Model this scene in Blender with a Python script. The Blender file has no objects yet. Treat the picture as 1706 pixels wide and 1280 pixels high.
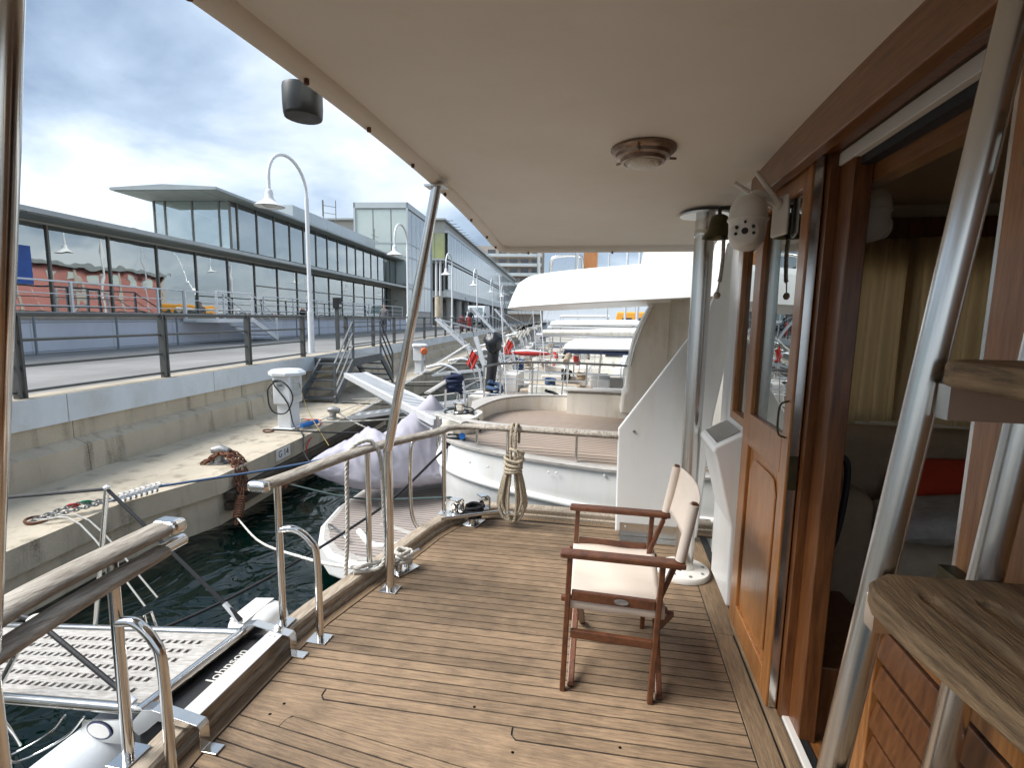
import bpy, bmesh, math, random
from math import sin, cos, tan, pi, radians, sqrt, atan2, degrees
from mathutils import Vector, Matrix, noise as mnoise
random.seed(7)
scene = bpy.context.scene
COL = scene.collection

# ------------------------------------------------------------------ camera
F_PX, CXP, CYP = 848.0, 853.0, 640.0
YAW, PITCH, ROLL = radians(10.65), radians(7.39), radians(.95)
EYE = Vector((0, 0, 1.55))
FWD = Vector((-sin(YAW)*cos(PITCH), cos(YAW)*cos(PITCH), -sin(PITCH)))
_R0 = Vector((cos(YAW), sin(YAW), 0)); _U0 = _R0.cross(FWD)
RGT = _R0*cos(ROLL) + _U0*sin(ROLL); UPV = _U0*cos(ROLL) - _R0*sin(ROLL)
cd = bpy.data.cameras.new('camera'); co = bpy.data.objects.new('camera', cd); COL.objects.link(co)
cd.sensor_width = 36; cd.lens = 36*F_PX/1706; cd.clip_start = .05; cd.clip_end = 4000
M = Matrix((RGT, UPV, -FWD)).transposed().to_4x4(); M.translation = EYE
co.matrix_world = M; scene.camera = co

# ------------------------------------------------------------------ light
EXPOSURE = 2.15
scene.view_settings.view_transform = 'Standard'; scene.view_settings.look = 'None'
scene.view_settings.gamma = 1; scene.view_settings.exposure = EXPOSURE
scene.view_settings.use_curve_mapping = False
SUN_EL, SUN_AZ = radians(48), radians(250)      # azimuth clockwise from +Y
w = bpy.data.worlds.new('World'); scene.world = w; w.use_nodes = True
nt = w.node_tree; nt.nodes.clear()
N = nt.nodes.new; L = nt.links.new
out = N('ShaderNodeOutputWorld'); bg = N('ShaderNodeBackground'); bg.inputs['Strength'].default_value = .1
sky = N('ShaderNodeTexSky'); sky.sky_type = 'NISHITA'; sky.sun_disc = False
sky.sun_elevation = SUN_EL; sky.sun_rotation = SUN_AZ
scene.cycles.max_bounces = 8; scene.cycles.diffuse_bounces = 4; scene.cycles.glossy_bounces = 3; scene.cycles.transparent_max_bounces = 8; scene.cycles.caustics_reflective = False; scene.cycles.caustics_refractive = False
tc = N('ShaderNodeTexCoord'); sx = N('ShaderNodeSeparateXYZ'); L(tc.outputs['Generated'], sx.inputs[0])
def mth(op, a, b=None, c=None):
    n = N('ShaderNodeMath'); n.operation = op
    for i, q in enumerate((a, b, c)):
        if q is None: continue
        if isinstance(q, (int, float)): n.inputs[i].default_value = q
        else: L(q, n.inputs[i])
    return n.outputs[0]
zz = mth('ADD', mth('MAXIMUM', sx.outputs[2], 0.0), .30)
cx_ = N('ShaderNodeCombineXYZ')
L(mth('DIVIDE', sx.outputs[0], zz), cx_.inputs[0]); L(mth('DIVIDE', sx.outputs[1], zz), cx_.inputs[1])
cx_.inputs[2].default_value = 3.7
n1 = N('ShaderNodeTexNoise'); n1.inputs['Scale'].default_value = 1.15; n1.inputs['Detail'].default_value = 9
n1.inputs['Roughness'].default_value = .52; n1.inputs['Distortion'].default_value = .35; L(cx_.outputs[0], n1.inputs['Vector'])
n2 = N('ShaderNodeTexNoise'); n2.inputs['Scale'].default_value = 2.6; n2.inputs['Detail'].default_value = 6
L(cx_.outputs[0], n2.inputs['Vector'])
cl = mth('ADD', mth('MULTIPLY', n1.outputs[0], .78), mth('MULTIPLY', n2.outputs[0], .22))
cr = N('ShaderNodeValToRGB'); L(cl, cr.inputs[0]); e = cr.color_ramp.elements
e[0].position = .38; e[0].color = (.115, .165, .245, 1)
e[1].position = .63; e[1].color = (.62, .66, .70, 1)
m_ = cr.color_ramp.elements.new(.50); m_.color = (.29, .36, .45, 1)
hz = N('ShaderNodeMix'); hz.data_type = 'RGBA'; hz.inputs['B'].default_value = (.45, .50, .555, 1)
hf = mth('MULTIPLY', mth('POWER', mth('SUBTRACT', 1.0, mth('MAXIMUM', sx.outputs[2], 0.0)), 9.0), .62)
L(hf, hz.inputs['Factor']); L(cr.outputs[0], hz.inputs['A'])
sc = N('ShaderNodeMix'); sc.data_type = 'RGBA'; sc.blend_type = 'MULTIPLY'; sc.inputs['Factor'].default_value = 1
L(hz.outputs['Result'], sc.inputs['A']); sc.inputs['B'].default_value = (4.2, 4.2, 4.2, 1)
ms = N('ShaderNodeMix'); ms.data_type = 'RGBA'; ms.inputs['Factor'].default_value = .93
L(sky.outputs[0], ms.inputs['A']); L(sc.outputs['Result'], ms.inputs['B'])
L(ms.outputs['Result'], bg.inputs['Color']); L(bg.outputs[0], out.inputs['Surface'])
sl = bpy.data.lights.new('sun', 'SUN'); sl.energy = 1.5; sl.angle = radians(35); sl.color = (1, .98, .95)
so = bpy.data.objects.new('sun', sl); COL.objects.link(so)
sd = Vector((sin(SUN_AZ)*cos(SUN_EL), cos(SUN_AZ)*cos(SUN_EL), sin(SUN_EL)))
so.rotation_euler = sd.to_track_quat('Z', 'Y').to_euler(); so.location = (-6, -8, 14)

# ------------------------------------------------------------------ pixel -> place
def ray(x, y): return FWD + RGT*((x-CXP)/F_PX) - UPV*((y-CYP)/F_PX)
def PZ(x, y, z=0.): d = ray(x, y); return EYE + d*((z-EYE.z)/d.z)
def PX(x, y, X): d = ray(x, y); return EYE + d*(X/d.x)
def PY(x, y, Y): d = ray(x, y); return EYE + d*(Y/d.y)
QA = radians(5.6); QU = Vector((-sin(QA), cos(QA), 0)); QV = Vector((-cos(QA), -sin(QA), 0))
def Q(p): return QU*p[0] + QV*p[1] + Vector((0, 0, p[2]))     # quay frame: u along the quay, v towards land
def PV(x, y, v):
    d = ray(x, y); p = EYE + d*(v/d.dot(QV)); return Vector((p.dot(QU), p.dot(QV), p.z))
def PQ(x, y, z): p = PZ(x, y, z); return Vector((p.dot(QU), p.dot(QV), p.z))

# ------------------------------------------------------------------ mesh helpers
def catmull(pts, n=6, closed=False):
    P = [Vector(p) for p in pts]; m = len(P); o = []
    rng = range(m) if closed else range(m-1)
    for i in rng:
        if closed: a, b, c, d = P[i-1], P[i], P[(i+1) % m], P[(i+2) % m]
        else: b, c = P[i], P[i+1]; a = P[i-1] if i else b*2-c; d = P[i+2] if i+2 < m else c*2-b
        for k in range(n):
            t = k/n
            o.append(.5*((2*b) + (c-a)*t + (2*a-5*b+4*c-d)*t*t + (3*b-a-3*c+d)*t**3))
    if not closed: o.append(P[-1])
    return o
def frames(P, closed=False):
    m = len(P); T = []
    for i in range(m):
        if closed: t = P[(i+1) % m]-P[i-1]
        else: t = P[min(i+1, m-1)]-P[max(i-1, 0)]
        T.append(t.normalized() if t.length > 1e-9 else Vector((0, 0, 1)))
    a = T[0].orthogonal().normalized(); A = [a]
    for i in range(1, m):
        a = a - T[i]*a.dot(T[i]); a = a.normalized() if a.length > 1e-6 else T[i].orthogonal().normalized(); A.append(a)
    return T, A
class MB:
    def __init__(s, T=None): s.v = []; s.f = []; s.T = T
    def add(s, vs, fs):
        o = len(s.v)
        s.v += [tuple(s.T(p)) if s.T else tuple(p) for p in vs]; s.f += [tuple(i+o for i in f) for f in fs]; return s
    def bx(s, x0, x1, y0, y1, z0, z1, R=None):
        V = [Vector((x, y, z)) for x in (x0, x1) for y in (y0, y1) for z in (z0, z1)]
        if R is not None:
            c = Vector(((x0+x1)/2, (y0+y1)/2, (z0+z1)/2)); V = [c + R @ (p-c) for p in V]
        return s.add(V, [(0, 1, 3, 2), (4, 6, 7, 5), (0, 4, 5, 1), (2, 3, 7, 6), (0, 2, 6, 4), (1, 5, 7, 3)])
    def beam(s, a, b, w, h, up=(0, 0, 1)):          # rectangular bar from a to b
        a, b = Vector(a), Vector(b); d = (b-a).normalized(); up = Vector(up)
        sd_ = d.cross(up); sd_ = sd_.normalized() if sd_.length > 1e-5 else d.orthogonal().normalized(); u = sd_.cross(d)
        V = [p + sd_*(w/2*i) + u*(h/2*j) for p in (a, b) for i in (-1, 1) for j in (-1, 1)]
        return s.add(V, [(0, 1, 3, 2), (4, 6, 7, 5), (0, 4, 5, 1), (2, 3, 7, 6), (0, 2, 6, 4), (1, 5, 7, 3)])
    def tube(s, pts, r, n=10, closed=False, caps=True):
        P = [Vector(p) for p in pts]; T, A = frames(P, closed); m = len(P); V = []
        for i in range(m):
            b = T[i].cross(A[i]); rr = r[i] if isinstance(r, (list, tuple)) else r
            V += [P[i] + (A[i]*cos(2*pi*k/n) + b*sin(2*pi*k/n))*rr for k in range(n)]
        Fc = [(i*n+k, i*n+(k+1) % n, ((i+1) % m)*n+(k+1) % n, ((i+1) % m)*n+k) for i in range(m if closed else m-1) for k in range(n)]
        if caps and not closed: Fc += [tuple(range(n-1, -1, -1)), tuple(range((m-1)*n, m*n))]
        return s.add(V, Fc)
    def rope(s, pts, r, lay=None, n=6, strands=3):   # three strands laid round the path
        P = [Vector(p) for p in pts]; T, A = frames(P); lay = lay or r*7; ln = 0; paths = [[] for _ in range(strands)]
        for i in range(len(P)):
            if i: ln += (P[i]-P[i-1]).length
            b = T[i].cross(A[i])
            for k in range(strands):
                an = 2*pi*(ln/lay + k/strands); paths[k].append(P[i] + (A[i]*cos(an)+b*sin(an))*r*.5)
        for p in paths: s.tube(p, r*.56, n)
        return s
    def lathe(s, prof, c=(0, 0, 0), n=20, R=None):   # profile of (radius, z)
        c = Vector(c); V = []
        for r_, z_ in prof:
            for k in range(n):
                p = Vector((r_*cos(2*pi*k/n), r_*sin(2*pi*k/n), z_)); V.append(c + (R @ p if R is not None else p))
        m = len(prof)
        Fc = [(i*n+k, i*n+(k+1) % n, (i+1)*n+(k+1) % n, (i+1)*n+k) for i in range(m-1) for k in range(n)]
        Fc += [tuple(range(n-1, -1, -1)), tuple(range((m-1)*n, m*n))]
        return s.add(V, Fc)
    def prism(s, poly, o, ex, ey, t0, t1):           # polygon in (ex,ey), thickness along ex x ey
        o, ex, ey = Vector(o), Vector(ex), Vector(ey); ez = ex.cross(ey).normalized(); n = len(poly)
        V = [o + ex*a + ey*b + ez*t for t in (t0, t1) for a, b in poly]
        return s.add(V, [tuple(range(n-1, -1, -1)), tuple(range(n, 2*n))] + [(i, (i+1) % n, n+(i+1) % n, n+i) for i in range(n)])
    def loft(s, rings, closed=True, caps=True):
        n = len(rings[0]); V = [p for r_ in rings for p in r_]; m = len(rings)
        Fc = [(i*n+k, i*n+(k+1) % n, (i+1)*n+(k+1) % n, (i+1)*n+k) for i in range(m-1) for k in range(n if closed else n-1)]
        if caps and closed: Fc += [tuple(range(n-1, -1, -1)), tuple(range((m-1)*n, m*n))]
        return s.add(V, Fc)
    def build(s, name, m, parent=None, smooth=None, bevel=0, seg=2, kind=None, loc=None):
        me = bpy.data.meshes.new(name); me.from_pydata(s.v, [], s.f); me.update()
        bm = bmesh.new(); bm.from_mesh(me); bmesh.ops.recalc_face_normals(bm, faces=bm.faces); bm.to_mesh(me); bm.free()
        if smooth:
            me.polygons.foreach_set('use_smooth', [True]*len(me.polygons)); me.set_sharp_from_angle(angle=radians(smooth))
        me.materials.append(m)
        o = bpy.data.objects.new(name, me); COL.objects.link(o)
        if bevel:
            b = o.modifiers.new('bevel', 'BEVEL'); b.width = bevel; b.segments = seg; b.limit_method = 'ANGLE'; b.angle_limit = radians(40)
        if parent is not None: adopt(o, parent)
        if kind: o['kind'] = kind
        return o
def wm(o): return o.matrix_basis.copy() if o.parent is None else wm(o.parent) @ o.matrix_parent_inverse @ o.matrix_basis
def adopt(o, parent): o.parent = parent; o.matrix_parent_inverse = wm(parent).inverted()
def thing(name, label, cat, loc=(0, 0, 0), group=None, rz=0):
    o = bpy.data.objects.new(name, None); COL.objects.link(o); o.location = loc; o.rotation_euler = (0, 0, rz)
    o.empty_display_size = .1; return tag(o, label, cat, group)
def tag(o, label, cat, group=None):
    o['label'] = label; o['category'] = cat
    if group: o['group'] = group
    return o
def copy_tree(o, parent=None):
    c = o.copy(); COL.objects.link(c)
    if parent is not None: c.parent = parent
    for ch in list(o.children): copy_tree(ch, c)
    return c
def dup(o, label, loc=None, rz=None):
    c = copy_tree(o); c['label'] = label
    if loc is not None: c.location = loc
    if rz is not None: c.rotation_euler = (0, 0, rz)
    return c

# ------------------------------------------------------------------ materials
def mat(name, col, rough=.5, metal=0., var=0., vscale=4., bump=0., bscale=60., spec=.5, coat=0., stretch=None, col2=None, rnd=0., rvar=0.):
    m = bpy.data.materials.new(name); m.use_nodes = True; t = m.node_tree; b = t.nodes['Principled BSDF']
    b.inputs['Base Color'].default_value = (*col, 1); b.inputs['Roughness'].default_value = rough; b.inputs['Metallic'].default_value = metal
    b.inputs['Specular IOR Level'].default_value = spec; b.inputs['Coat Weight'].default_value = coat; b.inputs['Coat Roughness'].default_value = .12
    tcn = t.nodes.new('ShaderNodeTexCoord'); vec = tcn.outputs['Object']
    if rnd:
        oi = t.nodes.new('ShaderNodeObjectInfo'); ad = t.nodes.new('ShaderNodeVectorMath'); ad.operation = 'MULTIPLY_ADD'
        t.links.new(oi.outputs['Random'], ad.inputs[0]); ad.inputs[1].default_value = (37, 91, 53); t.links.new(vec, ad.inputs[2]); vec = ad.outputs[0]
    if stretch:
        mp = t.nodes.new('ShaderNodeMapping'); mp.inputs['Scale'].default_value = stretch; t.links.new(vec, mp.inputs[0]); vec = mp.outputs[0]
    if var or col2 or rvar:
        no = t.nodes.new('ShaderNodeTexNoise'); no.inputs['Scale'].default_value = vscale; no.inputs['Detail'].default_value = 8; no.inputs['Roughness'].default_value = .62
        t.links.new(vec, no.inputs['Vector'])
        mx = t.nodes.new('ShaderNodeMix'); mx.data_type = 'RGBA'
        c2 = col2 or tuple(c*(1-var) for c in col)
        rp = t.nodes.new('ShaderNodeMapRange'); rp.inputs[1].default_value = .34; rp.inputs[2].default_value = .66; t.links.new(no.outputs[0], rp.inputs[0])
        t.links.new(rp.outputs[0], mx.inputs['Factor']); mx.inputs['A'].default_value = (*c2, 1); mx.inputs['B'].default_value = (*col, 1)
        cout = mx.outputs['Result']
        if rnd:
            hs = t.nodes.new('ShaderNodeHueSaturation'); ma = t.nodes.new('ShaderNodeMapRange'); ma.inputs[3].default_value = 1-rnd; ma.inputs[4].default_value = 1+rnd
            t.links.new(oi.outputs['Random'], ma.inputs[0]); t.links.new(ma.outputs[0], hs.inputs['Value']); t.links.new(cout, hs.inputs['Color']); cout = hs.outputs[0]
        t.links.new(cout, b.inputs['Base Color'])
        if rvar:
            rr = t.nodes.new('ShaderNodeMapRange'); rr.inputs[3].default_value = max(0, rough-rvar); rr.inputs[4].default_value = rough+rvar
            t.links.new(no.outputs[0], rr.inputs[0]); t.links.new(rr.outputs[0], b.inputs['Roughness'])
    if bump:
        nb = t.nodes.new('ShaderNodeTexNoise'); nb.inputs['Scale'].default_value = bscale; nb.inputs['Detail'].default_value = 5; t.links.new(vec, nb.inputs['Vector'])
        bp = t.nodes.new('ShaderNodeBump'); bp.inputs['Strength'].default_value = bump; bp.inputs['Distance'].default_value = .02
        t.links.new(nb.outputs[0], bp.inputs['Height']); t.links.new(bp.outputs[0], b.inputs['Normal'])
    return m
def glassmat(name, tint, refl, rough=.01):           # reflecting pane you can partly see through
    m = bpy.data.materials.new(name); m.use_nodes = True; t = m.node_tree; t.nodes.clear()
    o = t.nodes.new('ShaderNodeOutputMaterial'); mx = t.nodes.new('ShaderNodeMixShader'); tr = t.nodes.new('ShaderNodeBsdfTransparent'); g = t.nodes.new('ShaderNodeBsdfGlossy')
    tr.inputs[0].default_value = (*tint, 1); g.inputs['Roughness'].default_value = rough; g.inputs[0].default_value = (.93, .97, .96, 1)
    lw = t.nodes.new('ShaderNodeLayerWeight'); lw.inputs[0].default_value = .35; mr = t.nodes.new('ShaderNodeMapRange'); mr.inputs[3].default_value = refl; mr.inputs[4].default_value = 1
    t.links.new(lw.outputs['Fresnel'], mr.inputs[0]); t.links.new(mr.outputs[0], mx.inputs[0]); t.links.new(tr.outputs[0], mx.inputs[1]); t.links.new(g.outputs[0], mx.inputs[2]); t.links.new(mx.outputs[0], o.inputs[0])
    nb = t.nodes.new('ShaderNodeTexNoise'); nb.inputs['Scale'].default_value = .7; tc2 = t.nodes.new('ShaderNodeTexCoord'); t.links.new(tc2.outputs['Object'], nb.inputs['Vector'])
    bp = t.nodes.new('ShaderNodeBump'); bp.inputs['Strength'].default_value = .06; bp.inputs['Distance'].default_value = .15; t.links.new(nb.outputs[0], bp.inputs['Height']); t.links.new(bp.outputs[0], g.inputs['Normal'])
    return m
W = {}
W['deck'] = mat('deck_teak', (.35, .238, .143), .62, var=.45, vscale=9, bump=.35, bscale=30, stretch=(1.2, 14, 14), rnd=.2, col2=(.19, .13, .083), spec=.35)
W['deckmargin'] = mat('margin_teak', (.27, .185, .11), .6, var=.4, vscale=8, bump=.3, bscale=26, stretch=(12, 1.2, 12), col2=(.15, .10, .06), spec=.35)
W['cap'] = mat('cap_teak', (.52, .44, .345), .6, vscale=7, bump=.35, bscale=24, stretch=(14, 1.4, 14), col2=(.29, .225, .16), spec=.35)
W['railteak'] = mat('rail_teak', (.50, .455, .39), .62, vscale=6, bump=.4, bscale=26, stretch=(12, 1.5, 12), col2=(.22, .18, .14), spec=.3)
W['greyteak'] = mat('grey_teak', (.52, .505, .475), .7, vscale=7, bump=.3, bscale=26, stretch=(1.4, 14, 14), col2=(.30, .27, .24), spec=.3)
W['stepteak'] = mat('step_teak', (.40, .265, .145), .66, vscale=6, bump=.45, bscale=30, stretch=(12, 1.3, 12), col2=(.16, .105, .06), spec=.3)
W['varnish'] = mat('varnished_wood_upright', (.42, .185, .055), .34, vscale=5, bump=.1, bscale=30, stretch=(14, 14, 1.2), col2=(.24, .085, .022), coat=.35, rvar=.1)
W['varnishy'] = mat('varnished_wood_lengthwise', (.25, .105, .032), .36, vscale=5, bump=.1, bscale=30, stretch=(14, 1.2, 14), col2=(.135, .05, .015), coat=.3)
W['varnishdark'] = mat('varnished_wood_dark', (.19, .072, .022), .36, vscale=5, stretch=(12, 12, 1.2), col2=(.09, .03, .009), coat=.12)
W['chair'] = mat('chair_wood', (.15, .052, .020), .42, vscale=8, bump=.15, bscale=40, stretch=(3, 3, 3), col2=(.075, .025, .011), coat=.15)
W['canvas'] = mat('cream_canvas', (.66, .57, .485), .85, var=.10, vscale=6, bump=.12, bscale=420, spec=.2)
W['steel'] = mat('stainless_steel', (.72, .70, .67), .17, 1., var=.12, vscale=14, bump=.02, bscale=8, rvar=.06)
W['steelrough'] = mat('brushed_steel', (.66, .65, .62), .26, 1.)
W['alu'] = mat('aluminium', (.78, .79, .80), .38, .45, var=.12, vscale=8)
W['white'] = mat('white_gelcoat', (.77, .77, .75), .32, var=.04, vscale=2.2, coat=.2, bump=.015, bscale=3)
W['cream'] = mat('cream_gelcoat', (.78, .74, .66), .38, var=.06, vscale=2, coat=.15)
W['ceil'] = mat('cockpit_ceiling_paint', (.88, .85, .79), .55, var=.05, vscale=1.6, bump=.03, bscale=9, spec=.3)
W['black'] = mat('black_rubber', (.012, .012, .013), .6, bump=.1, bscale=90)
W['blackrope'] = mat('black_rope', (.012, .012, .014), .8, bump=.5, bscale=240)
W['navy'] = mat('navy_cloth', (.012, .022, .065), .8, var=.4, vscale=20)
W['rope'] = mat('hemp_rope', (.56, .48, .36), .85, var=.3, vscale=40, bump=.5, bscale=300, spec=.2)
W['whiterope'] = mat('white_rope', (.74, .71, .64), .8, var=.18, vscale=40, bump=.4, bscale=260, spec=.2)
W['bluerope'] = mat('blue_rope', (.05, .10, .20), .8, var=.4, vscale=60, bump=.4, bscale=300)
W['greenrope'] = mat('green_rope', (.04, .07, .07), .8, var=.4, vscale=60, bump=.4, bscale=300)
W['yellowrope'] = mat('yellow_rope', (.50, .36, .12), .8, var=.3, vscale=60)
W['rust'] = mat('rusty_iron', (.22, .085, .04), .85, bump=.6, bscale=70, col2=(.09, .042, .025), vscale=18)
W['galv'] = mat('galvanised_iron', (.36, .36, .35), .5, .6, var=.4, vscale=30, bump=.2, bscale=60)
W['brass'] = mat('tarnished_brass', (.10, .085, .04), .42, .75, vscale=12, col2=(.045, .04, .022))
W['bronze'] = mat('brown_bronze', (.16, .085, .05), .35, .7, vscale=20, col2=(.35, .28, .22))
W['plastic'] = mat('white_plastic', (.74, .71, .66), .42, var=.06, vscale=12)
W['darkplastic'] = mat('dark_plastic', (.03, .034, .034), .5, var=.2, vscale=20)
W['cover'] = mat('lavender_cover', (.43, .415, .475), .8, var=.12, vscale=3, bump=.25, bscale=12, spec=.25)
W['fence'] = mat('grey_fence_paint', (.10, .104, .098), .5, .2, var=.2, vscale=8)
W['stairpaint'] = mat('stair_paint', (.12, .13, .135), .5, .2, var=.25, vscale=6)
W['whitepaint'] = mat('white_metal_paint', (.78, .79, .79), .4, var=.06, vscale=5)
W['coping'] = mat('pale_blue_coping', (.68, .73, .76), .6, var=.10, vscale=1.6, bump=.08, bscale=20)
W['asphalt'] = mat('pale_asphalt', (.29, .285, .275), .85, var=.25, vscale=.9, bump=.3, bscale=120, stretch=None)
W['kerb'] = mat('kerb_concrete', (.44, .385, .30), .85, var=.3, vscale=2.5, bump=.2, bscale=80)
W['bluewall'] = mat('pale_blue_wall', (.66, .69, .76), .6, var=.05, vscale=1)
W['greypanel'] = mat('grey_metal_panel', (.55, .58, .58), .4, .3, var=.1, vscale=.5)
W['fascia'] = mat('roof_fascia', (.46, .49, .48), .38, .5, var=.1, vscale=.6)
W['soffit'] = mat('soffit_panel', (.40, .43, .39), .6, var=.1, vscale=.8)
W['mullion'] = mat('bronze_mullion', (.22, .215, .19), .5, .3)
W['glass'] = glassmat('terminal_glass', (.84, .92, .90), .40)
W['glassup'] = glassmat('upper_glass', (.84, .93, .91), .42)
W['glassrear'] = glassmat('rear_glass', (.90, .96, .93), .05)
W['paleglass'] = mat('pale_green_glass', (.58, .65, .61), .14, var=.10, vscale=.5, coat=.4)
W['paleglass2'] = mat('pale_blue_glass', (.62, .68, .68), .16, var=.16, vscale=.35, coat=.4)
W['yellowglass'] = mat('yellow_green_glass', (.42, .45, .22), .15, var=.2, vscale=.7, coat=.4)
W['darkglass'] = mat('dark_window_glass', (.03, .035, .04), .06, spec=.8, coat=.6)
W['inwall'] = mat('inner_wall', (.56, .55, .50), .8, var=.15, vscale=.4)
W['pink'] = mat('pink_plaster', (.52, .22, .19), .85, var=.22, vscale=.15)
W['blue'] = mat('blue_sign', (.03, .13, .50), .45, var=.3, vscale=2)
W['bluep'] = mat('blue_plastic', (.02, .16, .50), .4)
W['orange'] = mat('orange_paint', (.80, .36, .04), .5, var=.12, vscale=1.5)
W['orangeplug'] = mat('orange_plug', (.75, .16, .04), .5)
W['red'] = mat('red_paint', (.55, .035, .025), .5, var=.2, vscale=4)
W['green'] = mat('green_thread', (.02, .22, .10), .7)
W['ink'] = mat('black_ink', (.01, .01, .012), .6)
W['navyink'] = mat('navy_ink', (.02, .03, .09), .5)
W['stone'] = mat('apartment_plaster', (.50, .44, .38), .85, var=.12, vscale=.3)
W['curtain'] = mat('beige_curtain', (.42, .31, .175), .9, var=.25, vscale=3, stretch=(8, 8, .5), bump=.1, bscale=80)
W['sofa'] = mat('sofa_cloth', (.34, .255, .165), .9, var=.15, vscale=20, bump=.3, bscale=260)
W['sofastripe'] = mat('sofa_corduroy', (.52, .43, .32), .9, var=.2, vscale=18, bump=.2, bscale=200)
W['redcloth'] = mat('red_cushion', (.55, .05, .015), .8, var=.25, vscale=5)
W['greycloth'] = mat('grey_cushion', (.55, .52, .48), .85, var=.3, vscale=16, bump=.4, bscale=40)
W['carpet'] = mat('speckled_carpet', (.23, .21, .20), .95, var=.75, vscale=230, bump=.5, bscale=200, spec=.1)
W['innerdark'] = mat('cabin_lining', (.50, .40, .28), .7, var=.12, vscale=2)
W['skin'] = mat('skin', (.45, .26, .18), .6)
W['timber'] = mat('wet_timber', (.10, .075, .05), .8, vscale=5, bump=.5, bscale=20, col2=(.035, .028, .02), stretch=(6, .7, 6))
W['hill'] = mat('hill_woodland', (.05, .07, .035), .9, vscale=.06, col2=(.12, .11, .08), bump=.8, bscale=.3)
def concrete():
    m = mat('stained_concrete', (.56, .485, .37), .88, var=.22, vscale=1.1, bump=.35, bscale=45)
    t = m.node_tree; b = t.nodes['Principled BSDF']; src = b.inputs['Base Color'].links[0].from_socket
    tcn = t.nodes.new('ShaderNodeTexCoord'); mp = t.nodes.new('ShaderNodeMapping'); mp.inputs['Scale'].default_value = (3.2, 3.2, .55); t.links.new(tcn.outputs['Object'], mp.inputs[0])
    no = t.nodes.new('ShaderNodeTexNoise'); no.inputs['Scale'].default_value = 1.6; no.inputs['Detail'].default_value = 7; t.links.new(mp.outputs[0], no.inputs['Vector'])
    mr = t.nodes.new('ShaderNodeMapRange'); mr.inputs[1].default_value = .52; mr.inputs[2].default_value = .72; t.links.new(no.outputs[0], mr.inputs[0])
    sp = t.nodes.new('ShaderNodeTexNoise'); sp.inputs['Scale'].default_value = 55; sp.inputs['Detail'].default_value = 3; t.links.new(tcn.outputs['Object'], sp.inputs['Vector'])
    m2 = t.nodes.new('ShaderNodeMapRange'); m2.inputs[1].default_value = .38; m2.inputs[2].default_value = .62; m2.inputs[3].default_value = .35; m2.inputs[4].default_value = 1; t.links.new(sp.outputs[0], m2.inputs[0])
    mu = t.nodes.new('ShaderNodeMath'); mu.operation = 'MULTIPLY'; t.links.new(mr.outputs[0], mu.inputs[0]); t.links.new(m2.outputs[0], mu.inputs[1])
    mx = t.nodes.new('ShaderNodeMix'); mx.data_type = 'RGBA'; t.links.new(mu.outputs[0], mx.inputs['Factor']); t.links.new(src, mx.inputs['A']); mx.inputs['B'].default_value = (.19, .155, .11, 1)
    t.links.new(mx.outputs['Result'], b.inputs['Base Color']); return m
W['concrete'] = concrete()
def stripes(name, c1, c2, axis, pitch, gap=.12, rough=.6):     # fine seams, too thin to pick apart
    m = mat(name, c1, rough, var=.18, vscale=3, stretch=(1, 8, 8)); t = m.node_tree; b = t.nodes['Principled BSDF']; src = b.inputs['Base Color'].links[0].from_socket
    tcn = t.nodes.new('ShaderNodeTexCoord'); s_ = t.nodes.new('ShaderNodeSeparateXYZ'); t.links.new(tcn.outputs['Object'], s_.inputs[0])
    d = t.nodes.new('ShaderNodeMath'); d.operation = 'MULTIPLY'; d.inputs[1].default_value = 1/pitch; t.links.new(s_.outputs[axis], d.inputs[0])
    f = t.nodes.new('ShaderNodeMath'); f.operation = 'FRACT'; t.links.new(d.outputs[0], f.inputs[0])
    l = t.nodes.new('ShaderNodeMath'); l.operation = 'LESS_THAN'; l.inputs[1].default_value = gap; t.links.new(f.outputs[0], l.inputs[0])
    mx = t.nodes.new('ShaderNodeMix'); mx.data_type = 'RGBA'; t.links.new(l.outputs[0], mx.inputs['Factor']); t.links.new(src, mx.inputs['A']); mx.inputs['B'].default_value = (*c2, 1)
    t.links.new(mx.outputs['Result'], b.inputs['Base Color']); return m
W['teakstripe'] = stripes('far_teak_deck', (.37, .29, .23), (.06, .045, .035), 1, .075, .2)
W['platstripe'] = stripes('platform_teak', (.36, .31, .28), (.06, .05, .045), 1, .065, .2)
def watermat():
    m = bpy.data.materials.new('harbour_water'); m.use_nodes = True; t = m.node_tree; b = t.nodes['Principled BSDF']
    b.inputs['Base Color'].default_value = (.0005, .0055, .0042, 1); b.inputs['Roughness'].default_value = .03; b.inputs['IOR'].default_value = 1.33
    tcn = t.nodes.new('ShaderNodeTexCoord'); a = t.nodes.new('ShaderNodeTexNoise'); a.inputs['Scale'].default_value = 1.1; a.inputs['Detail'].default_value = 2; a.inputs['Distortion'].default_value = 2.2
    t.links.new(tcn.outputs['Object'], a.inputs['Vector']); bp = t.nodes.new('ShaderNodeBump'); bp.inputs['Strength'].default_value = .5; bp.inputs['Distance'].default_value = .12
    t.links.new(a.outputs[0], bp.inputs['Height']); t.links.new(bp.outputs[0], b.inputs['Normal']); return m
W['water'] = watermat()
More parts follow.
